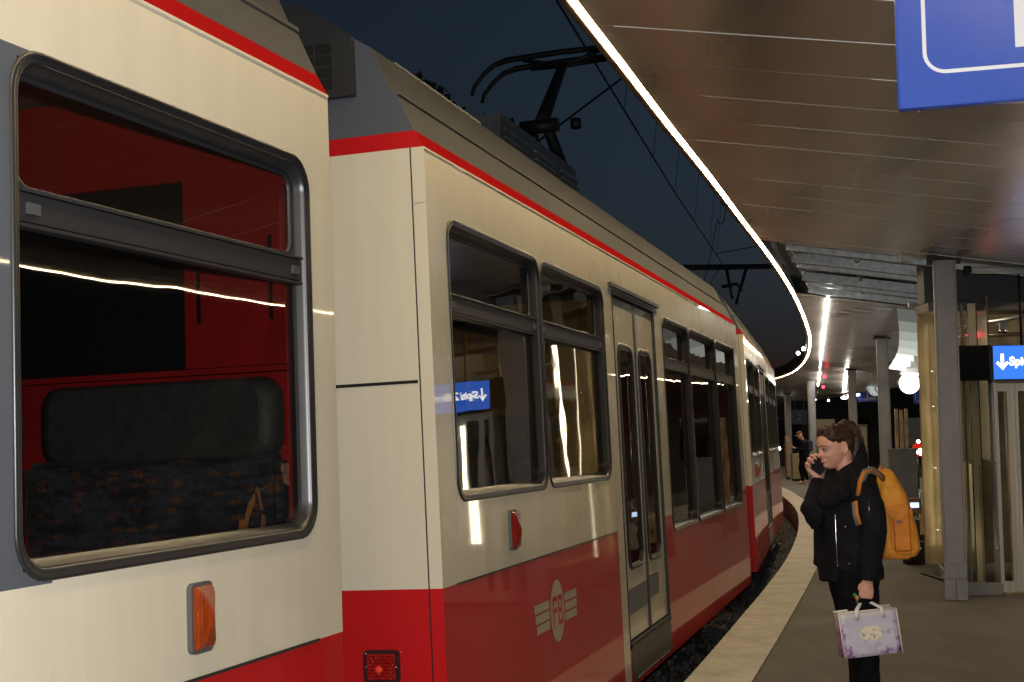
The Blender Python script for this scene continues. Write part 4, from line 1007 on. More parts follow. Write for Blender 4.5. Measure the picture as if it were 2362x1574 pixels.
bm = bmesh.new(); bbox(bm, (0, 0, -.6), (9, 74, 6.6)); bmesh.ops.recalc_face_normals(bm, faces=bm.faces); link("wall", bm, vary(mat("depot_render", (.035, .033, .03), .85), .8, .3), bs)
for k_ in range(7): boxobj("window", (-.06, 4 + k_ * 10, 1.2), (-.001, 6.4 + k_ * 10, 2.8), DRK, bs)
# shelter panels and fence posts along the far platform
for j, (x, Y, z1, w, c) in enumerate(((1812, 50, 1.55, .16, (.30, .2, .12)), (1826, 48, .95, .34, (.32, .26, .16)), (1876, 55, 1.2, .18, (.2, .15, .1)), (1963, 42, 1.5, .4, (.07, .05, .045)), (1980, 44, 1.9, .3, (.06, .055, .05)))):
    p = at(x, 1000, Y)
    r_ = empty("display_case", (p.x, Y, 0), ("tall narrow brown display case beside the far train end", "low beige cabinet left of the walking person", "slim brown cabinet between the walking person and the woman", "low reddish cabinet behind the woman's neck", "tall glazed display case behind the woman's ponytail")[j], "cabinet")
    boxobj("housing", (0, 0, .08), (w, .25, z1), vary(mat("case_%d" % j, c, .5), 6, .3), r_, .01); boxobj("base", (.02, .02, 0), (w - .02, .23, .08), DARKM, r_)
    if j > 2: boxobj("pane", (.04, -.012, z1 * .55), (w - .04, -.002, z1 - .08), DIMG if j == 3 else WARM, r_)

# ------------------------------------------------------------------ trees beyond the track
LEAF = vary(mat("night_foliage", (.03, .045, .02), .8), 4, .5); BARK = vary(mat("bark", (.05, .04, .03), .9), 9, .4, 6, .5, 20)
def tree(x, y, h, r, label, seed):
    rd = random.Random(seed); t = empty("tree", (x, y, -.5), label, "tree", "trees on the far side of the track")
    bm = bmesh.new(); tube(bm, [(0, 0, 0), (.05, .03, h * .3), (-.04, .05, h * .6), (.03, 0, h * .9)], [.2, .16, .1, .03], 9)
    for i in range(9):
        a = rd.uniform(0, 6.28); z = h * rd.uniform(.3, .75); tube(bm, [(0, 0, z), (math.cos(a) * r * .4, math.sin(a) * r * .4, z + .5), (math.cos(a) * r * .75, math.sin(a) * r * .75, z + .9)], [.07, .045, .015], 6)
    link("trunk", bm, BARK, t); bm = bmesh.new()
    cl = [(Vector((rd.gauss(0, r * .45), rd.gauss(0, r * .45), h * rd.uniform(.4, 1))), rd.uniform(.3, .65)) for _ in range(34)]
    for c, cr_ in cl:
        for _ in range(230):
            p = c + Vector((rd.gauss(0, 1), rd.gauss(0, 1), rd.gauss(0, 1))).normalized() * cr_ * .75 * rd.random() ** .4; a = Vector((rd.gauss(0, 1), rd.gauss(0, 1), rd.gauss(0, 1))).normalized() * rd.uniform(.03, .06); b = a.orthogonal() * .8
            bm.faces.new([bm.verts.new(p + q) for q in (-a, b, a, -b)])
    link("crown", bm, LEAF, t)
for i, (px_, py_, Y, lb_) in enumerate(((925, 118, 17, "dark tree crown just above the near roof corner of the second car"), (1040, 195, 19, "dark tree crown above the roof between the grille box and the louvred hood"), (985, 165, 22, "dark tree crown a little behind, in the gap between the two nearer crowns"))):
    p = at(px_, py_, Y); tree(p.x, p.y, p.z + .05, .95, lb_, i + 3)

# ------------------------------------------------------------------ people
SKIN = vary(mat("skin", (.60, .315, .225), .48, 0, .45), 30, .10, 5, .1, 260, bdist=.001); bsdf(SKIN).inputs["Subsurface Weight"].default_value = .12; bsdf(SKIN).inputs["Subsurface Radius"].default_value = (.01, .004, .002)
COAT = vary(mat("dark_wool_coat", (.006, .0065, .010), .85, 0, .15), 14, .35, 6, .5, 60, bdist=.006)
SCARF = vary(mat("charcoal_knit", (.010, .010, .012), .9, 0, .12), 20, .4, 6, .8, 120, bdist=.006)
JEANS = vary(mat("black_denim", (.004, .0045, .006), .85, 0, .1), 18, .4, 5, .4, 200, bdist=.003)
def hairmat(c=(.035, .014, .008)):
    m = mat("brown_hair", c, .55, 0, .35, aniso=.5); b = bsdf(m); tc = nd(m, "ShaderNodeTexCoord"); n = nd(m, "ShaderNodeTexNoise"); n.inputs["Scale"].default_value = 60; n.inputs["Detail"].default_value = 3
    lk(m, tc.outputs["Object"], n.inputs["Vector"]); cr = nd(m, "ShaderNodeValToRGB"); cr.color_ramp.elements[0].position = .35; cr.color_ramp.elements[1].position = .7
    cr.color_ramp.elements[0].color = (c[0] * .5, c[1] * .5, c[2] * .5, 1); cr.color_ramp.elements[1].color = (c[0] * 2.0, c[1] * 1.8, c[2] * 1.6, 1); lk(m, n.outputs[0], cr.inputs[0]); lk(m, cr.outputs[0], b.inputs["Base Color"])
    return m
HAIR = speckle(hairmat((.050, .021, .011)), 34, .75, (1, 1, 5), 3)
ZR = [-.012, .0, .02, .04, .06, .08, .112, .135, .16, .19, .208, .218, .224]
FR = [.050, .070, .078, .080, .082, .083, .080, .086, .085, .070, .050, .030, .004]
WD = [.016, .026, .041, .051, .058, .065, .071, .073, .074, .066, .048, .029, .004]
BK = [.020, .028, .040, .055, .070, .082, .096, .101, .100, .085, .062, .038, .004]
def interp(z, T):
    if z <= ZR[0]: return T[0]
    for i in range(len(ZR) - 1):
        if z <= ZR[i + 1]:
            t = (z - ZR[i]) / (ZR[i + 1] - ZR[i]); t = t * t * (3 - 2 * t) * .4 + t * .6; return T[i] * (1 - t) + T[i + 1] * t
    return T[-1]
def G(x, s): return math.exp(-(x / s) ** 2)
def headpt(th, z, off=0):
    f, w, b = interp(z, FR) + off, interp(z, WD) + off, interp(z, BK) + off
    c, s = math.cos(th), math.sin(th)
    x = (f * c ** .85 if c > 0 else b * c); y = w * s
    if c > 0 and off < .004:
        nz = 0
        if .066 < z < .13: nz = (.13 - z) / .045 if z > .085 else max(0, (z - .066) / .019)
        nz = min(1, nz)
        x += .027 * nz * G(y, .0105 + .003 * nz); x -= .009 * G(abs(y) - .032, .014) * G(z - .114, .011)
        x += .004 * G(z - .134, .008) * G(abs(y) - .03, .03); x += .0065 * G(z - .055, .0055) * G(y, .022) + .006 * G(z - .043, .005) * G(y, .02) - .004 * G(z - .049, .003) * G(y, .03)
        x += .008 * G(z - .012, .013) * G(y, .022); x += .007 * G(abs(y) - .040, .015) * G(z - .076, .016); x -= .004 * G(z - .031, .005) * G(y, .02)
    return Vector((x, y, zc(z)))
def zc(z): return z if z > .1135 else .1135 - (.1135 - z) * .85
def add_head(bm, M, nz=46, nt=56):
    rows = []
    for i in range(nz + 1):
        z = ZR[0] + (ZR[-1] - ZR[0]) * i / nz; rows.append([bm.verts.new(M @ headpt(2 * math.pi * j / nt, z)) for j in range(nt)])
    for i in range(nz):
        for j in range(nt): bm.faces.new((rows[i][j], rows[i][(j + 1) % nt], rows[i + 1][(j + 1) % nt], rows[i + 1][j]))
    bm.faces.new(rows[0][::-1]); bm.faces.new(rows[-1])
    for sd in (-1, 1):  # ears
        P = [M @ Vector((-.006 + .012 * math.sin(a) - .004, sd * (.070 + .010 * abs(math.sin(a)) + .004), .105 + .030 * math.cos(a) * (1.0 if math.cos(a) > 0 else .85))) for a in [k * math.pi / 6 - .5 for k in range(11)]]
        P = [M @ Vector((-.012 + .016 * -math.sin(a), sd * (.073 + .007 * (math.sin(a) > 0)), .108 + .029 * math.cos(a))) for a in [k * math.pi / 6 for k in range(8)]]
        tube(bm, P, [.005] * 7 + [.007], 6)
        bmesh.ops.create_uvsphere(bm, u_segments=10, v_segments=8, radius=.016, matrix=M @ Matrix.Translation((-.014, sd * .070, .106)) @ Matrix.Diagonal((.8, .5, 1.5, 1)))
def add_hand(bm, wrist, D, N, S, sc=1, curls=(50, 60, 40), spread=4, thumb=(.55, .75, .35), tcurl=20, ref=None):
    D, N, S = Vector(D).normalized(), Vector(N).normalized(), Vector(S).normalized(); N = (N - D * N.dot(D)).normalized(); S = (S - D * S.dot(D) - N * S.dot(N)).normalized()
    w = Vector(wrist)
    tube(bm, [w - D * .01 * sc, w + D * .02 * sc, w + D * .05 * sc, w + D * .08 * sc, w + D * .09 * sc], [(.024 * sc, .017 * sc), (.032 * sc, .016 * sc), (.038 * sc, .015 * sc), (.037 * sc, .012 * sc), (.030 * sc, .008 * sc)], 12, ref=S)
    Ls = (.92, 1.0, .95, .78); tips = []
    for k in range(4):
        lat = (.029 - .0193 * k) * sc; p = w + D * (.080 - .006 * abs(k - 1)) * sc + S * lat; ang = 0; P = [p - D * .02 * sc, p]; sp = R(spread * (1.5 - k))
        seg = [.040, .026, .021]
        for q, c in zip(seg, curls):
            ang += R(c + k * 3); d = (D * math.cos(ang) + N * math.sin(ang)); d = (d + S * math.sin(sp) * max(0, math.cos(ang))).normalized(); p = p + d * q * Ls[k] * sc; P.append(p)
        tube(bm, P, [.0092 * sc, .0092 * sc, .0084 * sc, .0078 * sc, .0060 * sc], 8); tips.append(p)
    t0 = w + D * .022 * sc + S * .028 * sc; td = (D * thumb[0] + S * thumb[1] + N * thumb[2]).normalized(); t1 = t0 + td * .036 * sc; td2 = (td + D * .5 + N * math.sin(R(tcurl))).normalized(); t2 = t1 + td2 * .030 * sc; t3 = t2 + (td2 + N * math.sin(R(tcurl))).normalized() * .024 * sc
    tube(bm, [t0 - td * .02 * sc, t0, t1, t2, t3], [.012 * sc, .0125 * sc, .0108 * sc, .0095 * sc, .007 * sc], 8)
    return tips
def remesh(o, v, smooth=6, disp=0, dscale=.1):
    m = o.modifiers.new("r", 'REMESH'); m.mode = 'VOXEL'; m.voxel_size = v; m.use_smooth_shade = True
    if smooth: s = o.modifiers.new("s", 'CORRECTIVE_SMOOTH' if False else 'SMOOTH'); s.iterations = smooth; s.factor = .5
    if disp:
        t = bpy.data.textures.new("fold", 'CLOUDS'); t.noise_scale = dscale; t.noise_depth = 2
        d = o.modifiers.new("d", 'DISPLACE'); d.texture = t; d.strength = disp; d.mid_level = .5; d.texture_coords = 'LOCAL'
    return bake(o)
def mkbm(name, bm, m, parent, v, smooth=6, disp=0, dscale=.1):
    bmesh.ops.recalc_face_normals(bm, faces=bm.faces); o = link(name, bm, m, parent); return remesh(o, v, smooth, disp, dscale)
def head_extras(parent, M, hair_m, fine=True):
    """eyes, brows, mouth, teeth; M places the head"""
    for sd in (-1, 1):
        bm = bmesh.new(); c = Vector((.0725, sd * .031, .1135)); bmesh.ops.create_uvsphere(bm, u_segments=14, v_segments=10, radius=.0100, matrix=M @ Matrix.Translation(c))
        e = link("eye", bm, mat("eye_white", (.34, .29, .26), .3), parent, smooth=True)
        bm = bmesh.new(); bmesh.ops.create_uvsphere(bm, u_segments=12, v_segments=8, radius=.0062, matrix=M @ Matrix.Translation(c + Vector((.0062, 0, -.001)))); link("iris", bm, mat("iris_dark", (.02, .012, .008), .15), e, smooth=True)
        bm = bmesh.new(); tube(bm, [M @ Vector((.0815, sd * .019, .119)), M @ Vector((.0835, sd * .031, .122)), M @ Vector((.074, sd * .044, .1165))], [.0016, .0024, .0012], 6); link("eyelashes", bm, hair_m, e)
        bm = bmesh.new(); tube(bm, [M @ Vector((.0925, sd * .016, .1335)), M @ Vector((.088, sd * .033, .1385)), M @ Vector((.071, sd * .051, .133))], [(.0022, .0022), (.0026, .0022), (.0012, .001)], 6); link("eyebrow", bm, hair_m, parent)
    M = M @ Matrix.Translation((0, 0, .1135)) @ Matrix.Diagonal((1, 1, .85, 1)) @ Matrix.Translation((0, 0, -.1135))
    LIP = mat("lips", (.42, .11, .10), .4)
    q = [(.0665, -.030, .058), (.083, -.014, .0525), (.0895, 0, .0515), (.083, .014, .0525), (.0665, .030, .058)]
    bm = bmesh.new(); tube(bm, [M @ Vector(p) for p in q], [.001, .0028, .0030, .0028, .001], 6); l_ = link("lips", bm, LIP, parent)
    bm = bmesh.new(); tube(bm, [M @ (Vector(p) + Vector((-.001, 0, -.0095 + .0035 * (abs(p[1]) > .02) + .003 * (abs(p[1]) > .02)))) for p in q], [.001, .003, .0036, .003, .001], 6); link("lower_lip", bm, LIP, l_)
    bm = bmesh.new(); tube(bm, [M @ (Vector(p) + Vector((.0003, 0, -.0045))) for p in q], [(.0005, .0005), (.0030, .0018), (.0032, .0018), (.0030, .0018), (.0005, .0005)], 6, ref=(0, 0, 1)); link("teeth", bm, mat("teeth", (.75, .70, .64), .25), l_)

YP = 6.5
def w(px, py, dy=0): return at(px, py, YP + dy)
wo = w(1985, 1790); wom = empty("person", (wo.x, wo.y, 0), "smiling woman in a dark coat holding a phone to her face, backpack on", "person")
OFF = Vector((wo.x, wo.y, 0))
def q(px, py, dy=0): return w(px, py, dy) - OFF
# head
yaw = math.atan2(-.30, -.954); tilt = R(11)
HM = Matrix.Translation(q(1935, 1081, 0)) @ Matrix.Rotation(yaw, 4, 'Z') @ Matrix.Rotation(tilt, 4, 'Y') @ Matrix.Diagonal((.91, .86, .90, 1))
bm = bmesh.new(); add_head(bm, HM)
f3 = Vector((-.94, -.34, 0)).normalized(); l3 = Vector((.34, -.94, 0)).normalized()
tube(bm, [q(1953, 1112), q(1949, 1085), q(1946, 1062), q(1942, 1040)], [(.050, .058), (.040, .044), (.040, .044), (.044, .046)], 16, ref=f3)
C0 = q(1963, 1130)
tube(bm, [q(1951, 1100), q(1958, 1118), q(1961, 1160), q(1960, 1220), q(1962, 1270), q(1966, 1310), q(1968, 1330)], [(.05, .08), (.085, .155), (.105, .165), (.095, .135), (.09, .12), (.09, .13), (.07, .11)], 20, ref=f3)
Lsh, Rsh = q(1993, 1116, -.155), q(1938, 1112, .15); Lel, Rel = q(2016, 1222, -.20), q(1875, 1192, -.03); Lwr, Rwr = q(2001, 1341, -.185), q(1890, 1105, .055)
tube(bm, [Lsh, Lel, Lwr], [.040, .030, .025], 12); tube(bm, [Rsh, Rel, Rwr], [.040, .030, .025], 12)
for hip, kn, an in ((q(1976, 1345, -.085), q(1996, 1520, -.09), q(2008, 1745, -.07)), (q(1960, 1345, .085), q(1988, 1520, .09), q(1996, 1745, .09))):
    tube(bm, [hip, kn, an], [.075, .050, .038], 14); a = an; tube(bm, [a + Vector((0, 0, -.02)), a + Vector((-.05, -.01, -.05)), a + Vector((-.15, -.04, -.065))], [(.035, .04), (.03, .042), (.02, .035)], 10)
htips = add_hand(bm, Rwr + Vector((0, 0, .01)), (-.50, .05, .86), (.25, -.95, .1), (.86, .15, .5), .98, (38, 72, 55), 3, (.45, .75, .3), 10)
add_hand(bm, Lwr, (-.12, .05, -1), (.1, 1, 0), (-1, .1, -.1), .88, (62, 80, 55), 2, (.7, .5, .4), 25)
mkbm("body", bm, SKIN, wom, .0042, 3)
head_extras(wom, HM, HAIR)
# hair
def hair_ok(th, z):
    a = abs((th + math.pi) % (2 * math.pi) - math.pi)
    if a < R(28): lim = .184
    elif a < R(62): lim = .184 - (a - R(28)) / R(34) * .034
    elif a < R(88): lim = .150 - (a - R(62)) / R(26) * .014
    elif a < R(108): lim = .136
    else: lim = max(.018, .136 - (a - R(108)) / R(30) * .118)
    return z - lim
bm = bmesh.new(); rows = []; NZ, NT = 54, 96
for i in range(NZ + 1):
    z = .01 + (.224 - .01) * i / NZ; row = []
    for j in range(NT):
        th = 2 * math.pi * j / NT; k_ = hair_ok(th, z); o_ = -.006 + min(1, max(0, (k_ + .010) / .050)) ** .8 * (.020 + .004 * math.sin(th * 22 + z * 90) + .003 * math.sin(th * 9 - z * 50))
        row.append(bm.verts.new(HM @ (headpt(th, z, max(-.006, o_)) + Vector((0, 0, .010 * max(0, (z - .15) / .07))))))
    rows.append(row)
for i in range(NZ):
    for j in range(NT): bm.faces.new((rows[i][j], rows[i][(j + 1) % NT], rows[i + 1][(j + 1) % NT], rows[i + 1][j])).smooth = True
bm.faces.new(rows[-1]); HB = HM @ Vector((-.075, 0, .188))
for f in list(bm.faces):
    c = HM.inverted() @ f.calc_center_median(); th = math.atan2(c.y, c.x)
    if hair_ok(th, c.z) < -.012: bm.faces.remove(f)
hr = link("hair", bm, HAIR, wom, smooth=True)
bm = bmesh.new()
tube(bm, [HM @ Vector(p) for p in ((-.045, 0, .200), (-.078, .005, .212), (-.105, .01, .200), (-.120, .012, .160), (-.122, .014, .115), (-.100, .018, .060), (-.085, .02, .005), (-.075, .02, -.03))], [.020, .030, .032, .034, .031, .027, .018, .004], 14)
for k_ in range(26):
    a = random.uniform(0, 6.28); P = []
    for i, (x, y, z, r_) in enumerate(((-.045, 0, .20, .02), (-.078, .005, .212, .031), (-.105, .01, .200, .033), (-.120, .012, .160, .035), (-.122, .014, .115, .032), (-.1, .018, .06, .028), (-.085, .02, .0, .018), (-.07, .02, -.04, .012))):
        P.append(HM @ Vector((x + r_ * math.cos(a + i * .1) * .8, y + r_ * math.sin(a + i * .1), z + random.gauss(0, .002))))
    tube(bm, P, .0028, 5)
link("ponytail", bm, HAIR, hr, smooth=True)
bm = bmesh.new()
for a_, r_ in ((0, .034), (1.6, .030), (3.2, .032), (4.8, .029)): tube(bm, [HM @ Vector((-.078 + .014 * math.cos(a_ + k * .5), .014 * math.sin(a_ + k * .5), .200 + .007 * k)) for k in range(5)], [r_ * .7, r_ * .8, r_ * .8, r_ * .6, r_ * .25], 12)
link("bun", bm, HAIR, hr, smooth=True)
bm = bmesh.new()
for k_ in range(110):
    th0 = random.uniform(-1.9, 1.9); a = abs(th0); z0 = (.184 if a < .5 else .184 - (a - .5) * .045) + .006 + random.uniform(0, .012); P = []
    th1 = math.copysign(math.pi * random.uniform(.86, 1), th0 if th0 else 1); z1 = random.uniform(.15, .205)
    for i in range(9):
        t = i / 8; th = th0 + (th1 - th0) * t; z = z0 + (z1 - z0) * t + .03 * math.sin(math.pi * t) * (1 if a < 1 else .4); z = min(z, .216)
        P.append(HM @ (headpt(th, z, (.004 + .0115 * min(1, i / 2.5)) + .003 * math.sin(k_)) + Vector((0, 0, .010 * max(0, (z - .15) / .07)))))
    tube(bm, P, [.001] + [.0024] * 7 + [.001], 5)
for k_ in range(40):
    th0 = random.choice((-1, 1)) * random.uniform(1.7, 2.9); p = headpt(th0, random.uniform(.15, .215), .016); P = [HM @ p]
    for i in range(5): p = p + Vector((-.010, random.gauss(0, .004), random.gauss(.001, .005))); P.append(HM @ p)
    tube(bm, P, .0009, 4)
link("strand", bm, HAIR, hr, smooth=True)
bm = bmesh.new(); bmesh.ops.create_uvsphere(bm, u_segments=10, v_segments=8, radius=.0042, matrix=Matrix.Translation(HM @ Vector((-.006, .082, .080)))); bmesh.ops.create_uvsphere(bm, u_segments=10, v_segments=8, radius=.0025, matrix=Matrix.Translation(HM @ Vector((-.006, .083, .070)))); link("earring", bm, mat("silver", (.9, .9, .92), .08, 1), wom, smooth=True)
# coat
bm = bmesh.new()
tube(bm, [q(1950, 1096), q(1957, 1112), q(1960, 1140), q(1958, 1185), q(1957, 1240), q(1960, 1295), q(1964, 1338)], [(.065, .085), (.095, .165), (.120, .182), (.128, .178), (.120, .165), (.130, .175), (.132, .182)], 24, ref=f3)
tube(bm, [Lsh + Vector((-.02, .02, -.005)), Lsh.lerp(Lel, .5) + Vector((.008, 0, 0)), Lel, Lel.lerp(Lwr, .5), Lwr + Vector((0, 0, .005))], [.066, .064, .060, .054, .050], 14)
tube(bm, [Rsh, Rsh.lerp(Rel, .5), Rsh.lerp(Rel, .85), Rel + Vector((.004, 0, -.014)), Rel.lerp(Rwr, .15) + Vector((-.014, 0, 0)), Rel.lerp(Rwr, .55), Rwr + Vector((.002, 0, -.012))], [.068, .064, .058, .054, .054, .050, .042], 14)
tube(bm, [Rel.lerp(Rsh, .3), Rel, Rel.lerp(Rwr, .3)], [.05, .052, .05], 14)
tube(bm, [q(1905, 1165, .06), q(1899, 1220, .06), q(1896, 1275, .06), q(1889, 1308, .06)], [(.045, .06), (.035, .06), (.026, .06), (.006, .05)], 12, ref=f3)
bmesh.ops.create_uvsphere(bm, u_segments=14, v_segments=10, radius=.078, matrix=Matrix.Translation(Lsh + Vector((-.012, .02, -.012))))
coat = mkbm("coat", bm, COAT, wom, .0075, 4, .016, .09)
tubeobj("zip", [q(1925, 1148, -.085), q(1927, 1200, -.105), q(1929, 1250, -.105), q(1932, 1303, -.112)], .0028, mat("zip_metal", (.75, .75, .78), .2, 1), coat, 6)
bm = bmesh.new()
for p in (q(1933, 1305, -.118), q(1950, 1215, -.175), q(1959, 1300, -.185)): bmesh.ops.create_uvsphere(bm, u_segments=8, v_segments=6, radius=.0048, matrix=Matrix.Translation(p))
link("press_stud", bm, CHROME, coat)
tubeobj("sleeve_zip", [q(2004, 1150, -.235), q(2005, 1185, -.262)], .0016, CHROME, coat, 5)
bm = bmesh.new(); P = []; nc = q(1953, 1092, 0)
for i in range(25):
    a = 2 * math.pi * i / 24; P.append(nc + f3 * (math.cos(a) * .070) + l3 * (math.sin(a) * .083) + Vector((0, 0, -.020 + .045 * (1 - math.cos(a)))))
tube(bm, P, [(.050 if 6 < i < 18 else .036, .026) for i in range(25)], 12, ref=(0, 0, 1))
P = [nc + f3 * (math.cos(a) * .095) + l3 * (math.sin(a) * .115) + Vector((0, 0, -.075 + .03 * (1 - math.cos(a)))) for a in [2 * math.pi * i / 24 for i in range(25)]]
tube(bm, P, [(.04, .034)] * 25, 12, ref=(0, 0, 1))
tube(bm, [q(1975, 1100, -.09), q(1945, 1135, -.14), q(1912, 1150, -.06), q(1893, 1160, .02)], [.03, .05, .055, .04], 12); tube(bm, [q(1925, 1105, -.05), q(1912, 1130, -.03), q(1902, 1175, .0)], [.03, .05, .03], 12)
tube(bm, [q(1986, 1020, .02), q(1985, 1040, .02), q(1984, 1075, -.02), q(1986, 1105, -.06)], [(.012, .03), (.022, .05), (.034, .07), (.038, .07)], 12)
mkbm("scarf", bm, SCARF, wom, .006, 3, .014, .05)
bm = bmesh.new()
for hip, kn, an in ((q(1977, 1335, -.085), q(1996, 1520, -.09), q(2008, 1735, -.07)), (q(1959, 1335, .085), q(1988, 1520, .09), q(1996, 1735, .09))):
    tube(bm, [hip + Vector((0, 0, .05)), hip, hip.lerp(kn, .5), kn, kn.lerp(an, .4), an], [.095, .100, .082, .064, .060, .050], 16)
mkbm("trousers", bm, JEANS, wom, .007, 3, .012, .06)
for an in (q(2008, 1745, -.07), q(1990, 1745, .09)):
    bm = bmesh.new(); tube(bm, [an + Vector((0, 0, .10)), an, an + Vector((-.01, 0, -.055))], [.052, .05, .055], 12); tube(bm, [an + Vector((.03, .01, -.055)), an + Vector((-.06, -.01, -.06)), an + Vector((-.17, -.05, -.072))], [(.03, .045), (.03, .048), (.018, .036)], 12, ref=(0, 0, 1))
    mkbm("boot", bm, mat("boot_leather", (.012, .01, .01), .4), wom, .006, 3)
# phone
pc = w(1897, 1064, .028); pM = Matrix.Translation(pc) @ Matrix.Rotation(R(-14), 4, 'Z') @ Matrix.Rotation(R(38), 4, 'Y')
ph = empty("mobile_phone", mat=pM, label="black mobile phone held at the woman's mouth and cheek", cat="phone")
bm = bmesh.new(); A = rrect(-.035, .035, -.062, .075, .011)
for y0, y1, ins in ((-.0045, .0045, 0),):
    a = [bm.verts.new((x, y0, z)) for x, z in A]; b = [bm.verts.new((x, y1, z)) for x, z in A]
    for i in range(len(A)): bm.faces.new((a[i], a[(i + 1) % len(A)], b[(i + 1) % len(A)], b[i]))
    bm.faces.new(a); bm.faces.new(b[::-1])
bmesh.ops.recalc_face_normals(bm, faces=bm.faces); link("case", bm, mat("phone_black", (.006, .006, .007), .6, 0, .2), ph); boxobj("screen", (-.031, -.0055, -.055), (.031, -.0047, .068), mat("phone_screen", (.003, .003, .004), .6, 0, .1), ph)
# backpack
MUST = vary(mat("mustard_canvas", (.62, .255, .022), .75), 12, .22, 6, .5, 70, bdist=.004); ORNG = vary(mat("orange_canvas", (.52, .17, .012), .75), 12, .22, 6, .5, 70, bdist=.004)
bo = w(2066, 1280, -.03); o3 = Vector((.965, -.26, 0)).normalized(); s3 = Vector((-.26, -.965, 0)).normalized() * 1.0; s3 = Vector((-.26, -.965, 0)).normalized()
BM_ = Matrix((o3, s3, Vector((-.07, -.02, 1)).normalized())).transposed().to_4x4(); BM_.translation = bo
bp_ = empty("backpack", mat=BM_, label="mustard yellow canvas backpack with an orange side pocket on the woman's back", cat="backpack")
bm = bmesh.new(); prev = None; HT = .395
for i in range(17):
    t = i / 16; z = HT * t; wv = .125 * (1 - .10 * t - .45 * max(0, t - .82) / .18 * max(0, t - .82) / .18) * (.93 if t < .04 else 1); dp = .060 + .112 * (1 - t ** 1.7) ** .75 - .02 * max(0, 1 - t / .08)
    A = rrect(-.06, -.06 + dp, -wv, wv, .045, 5); row = [bm.verts.new((x, y, z)) for x, y in A]
    if prev:
        for j in range(len(A)): bm.faces.new((prev[j], prev[(j + 1) % len(A)], row[(j + 1) % len(A)], row[j]))
    else: bm.faces.new(row[::-1])
    prev = row
bm.faces.new(prev); mkbm("bag_body", bm, MUST, bp_, .006, 3, .012, .06)
bm = bmesh.new(); bmesh.ops.create_cube(bm, size=1, matrix=Matrix.Translation((.035, .118, .125)) @ Matrix.Diagonal((.105, .05, .225, 1))); bmesh.ops.bevel(bm, geom=bm.edges[:], offset=.018, segments=4, affect='EDGES'); sp_ = mkbm("side_pocket", bm, ORNG, bp_, .004, 3, .01, .05)
bm = bmesh.new(); prism(bm, [(-.028, .236), (.068, .236), (.066, .19), (.022, .160), (-.026, .198)], .142, .150, axis=1); bmesh.ops.bevel(bm, geom=bm.edges[:], offset=.003, segments=2, affect='EDGES'); bmesh.ops.recalc_face_normals(bm, faces=bm.faces); fp = link("pocket_flap", bm, ORNG, bp_)
boxobj("buckle", (.010, .150, .158), (.036, .156, .168), mat("black_plastic", (.02, .02, .02), .4), fp, .002)
bm = bmesh.new(); tube(bm, [(-.055, -.10, .0), (-.055, .10, .0), (.05, .11, -.002), (.075, .0, -.002), (.05, -.11, 0)], (.010), 8); link("base_piping", bm, ORNG, bp_)
tubeobj("side_seam", [(-.045, .122, .02), (-.045, .124, .2), (-.045, .112, .33), (-.04, .09, .375)], .003, ORNG, bp_, 6)
tubeobj("top_loop", [(-.05, .03, .38), (-.04, .0, .41), (-.05, -.03, .38)], .006, ORNG, bp_, 8)
tubeobj("strap_end", [(.088, .05, .07), (.098, .055, .05), (.112, .06, .028)], (.004), mat("white_cord", (.7, .7, .7), .5), bp_, 6)
BI = BM_.inverted()
def strap(P, name="shoulder_strap", rr=(.020, .004)): return tubeobj(name, [BI @ p for p in P], [rr] * len(P), ORNG, bp_, 8, ref=BI.to_3x3() @ (l3 * .3 + f3 * .3 + Vector((.9, -.3, 0))).normalized())
GRN = mat("grey_webbing", (.14, .12, .09), .7)
sp1 = [w(2034, 1108, -.12), w(2016, 1092, -.17), w(2000, 1083, -.20), w(1986, 1088, -.215), w(1978, 1108, -.215), w(1974, 1140, -.205)]
strap(sp1, rr=(.011, .005)); tubeobj("strap_padding", [BI @ (p + Vector((.008, .004, .002))) for p in sp1], [(.017, .004)] * 6, GRN, bp_, 8)
sp2 = [w(1970, 1152, -.205), w(1973, 1180, -.212), w(1981, 1206, -.215)]
strap(sp2, "lower_strap", (.009, .005)); tubeobj("strap_padding", [BI @ (p + Vector((-.006, .004, -.004))) for p in sp2], [(.013, .004)] * 3, GRN, bp_, 8)
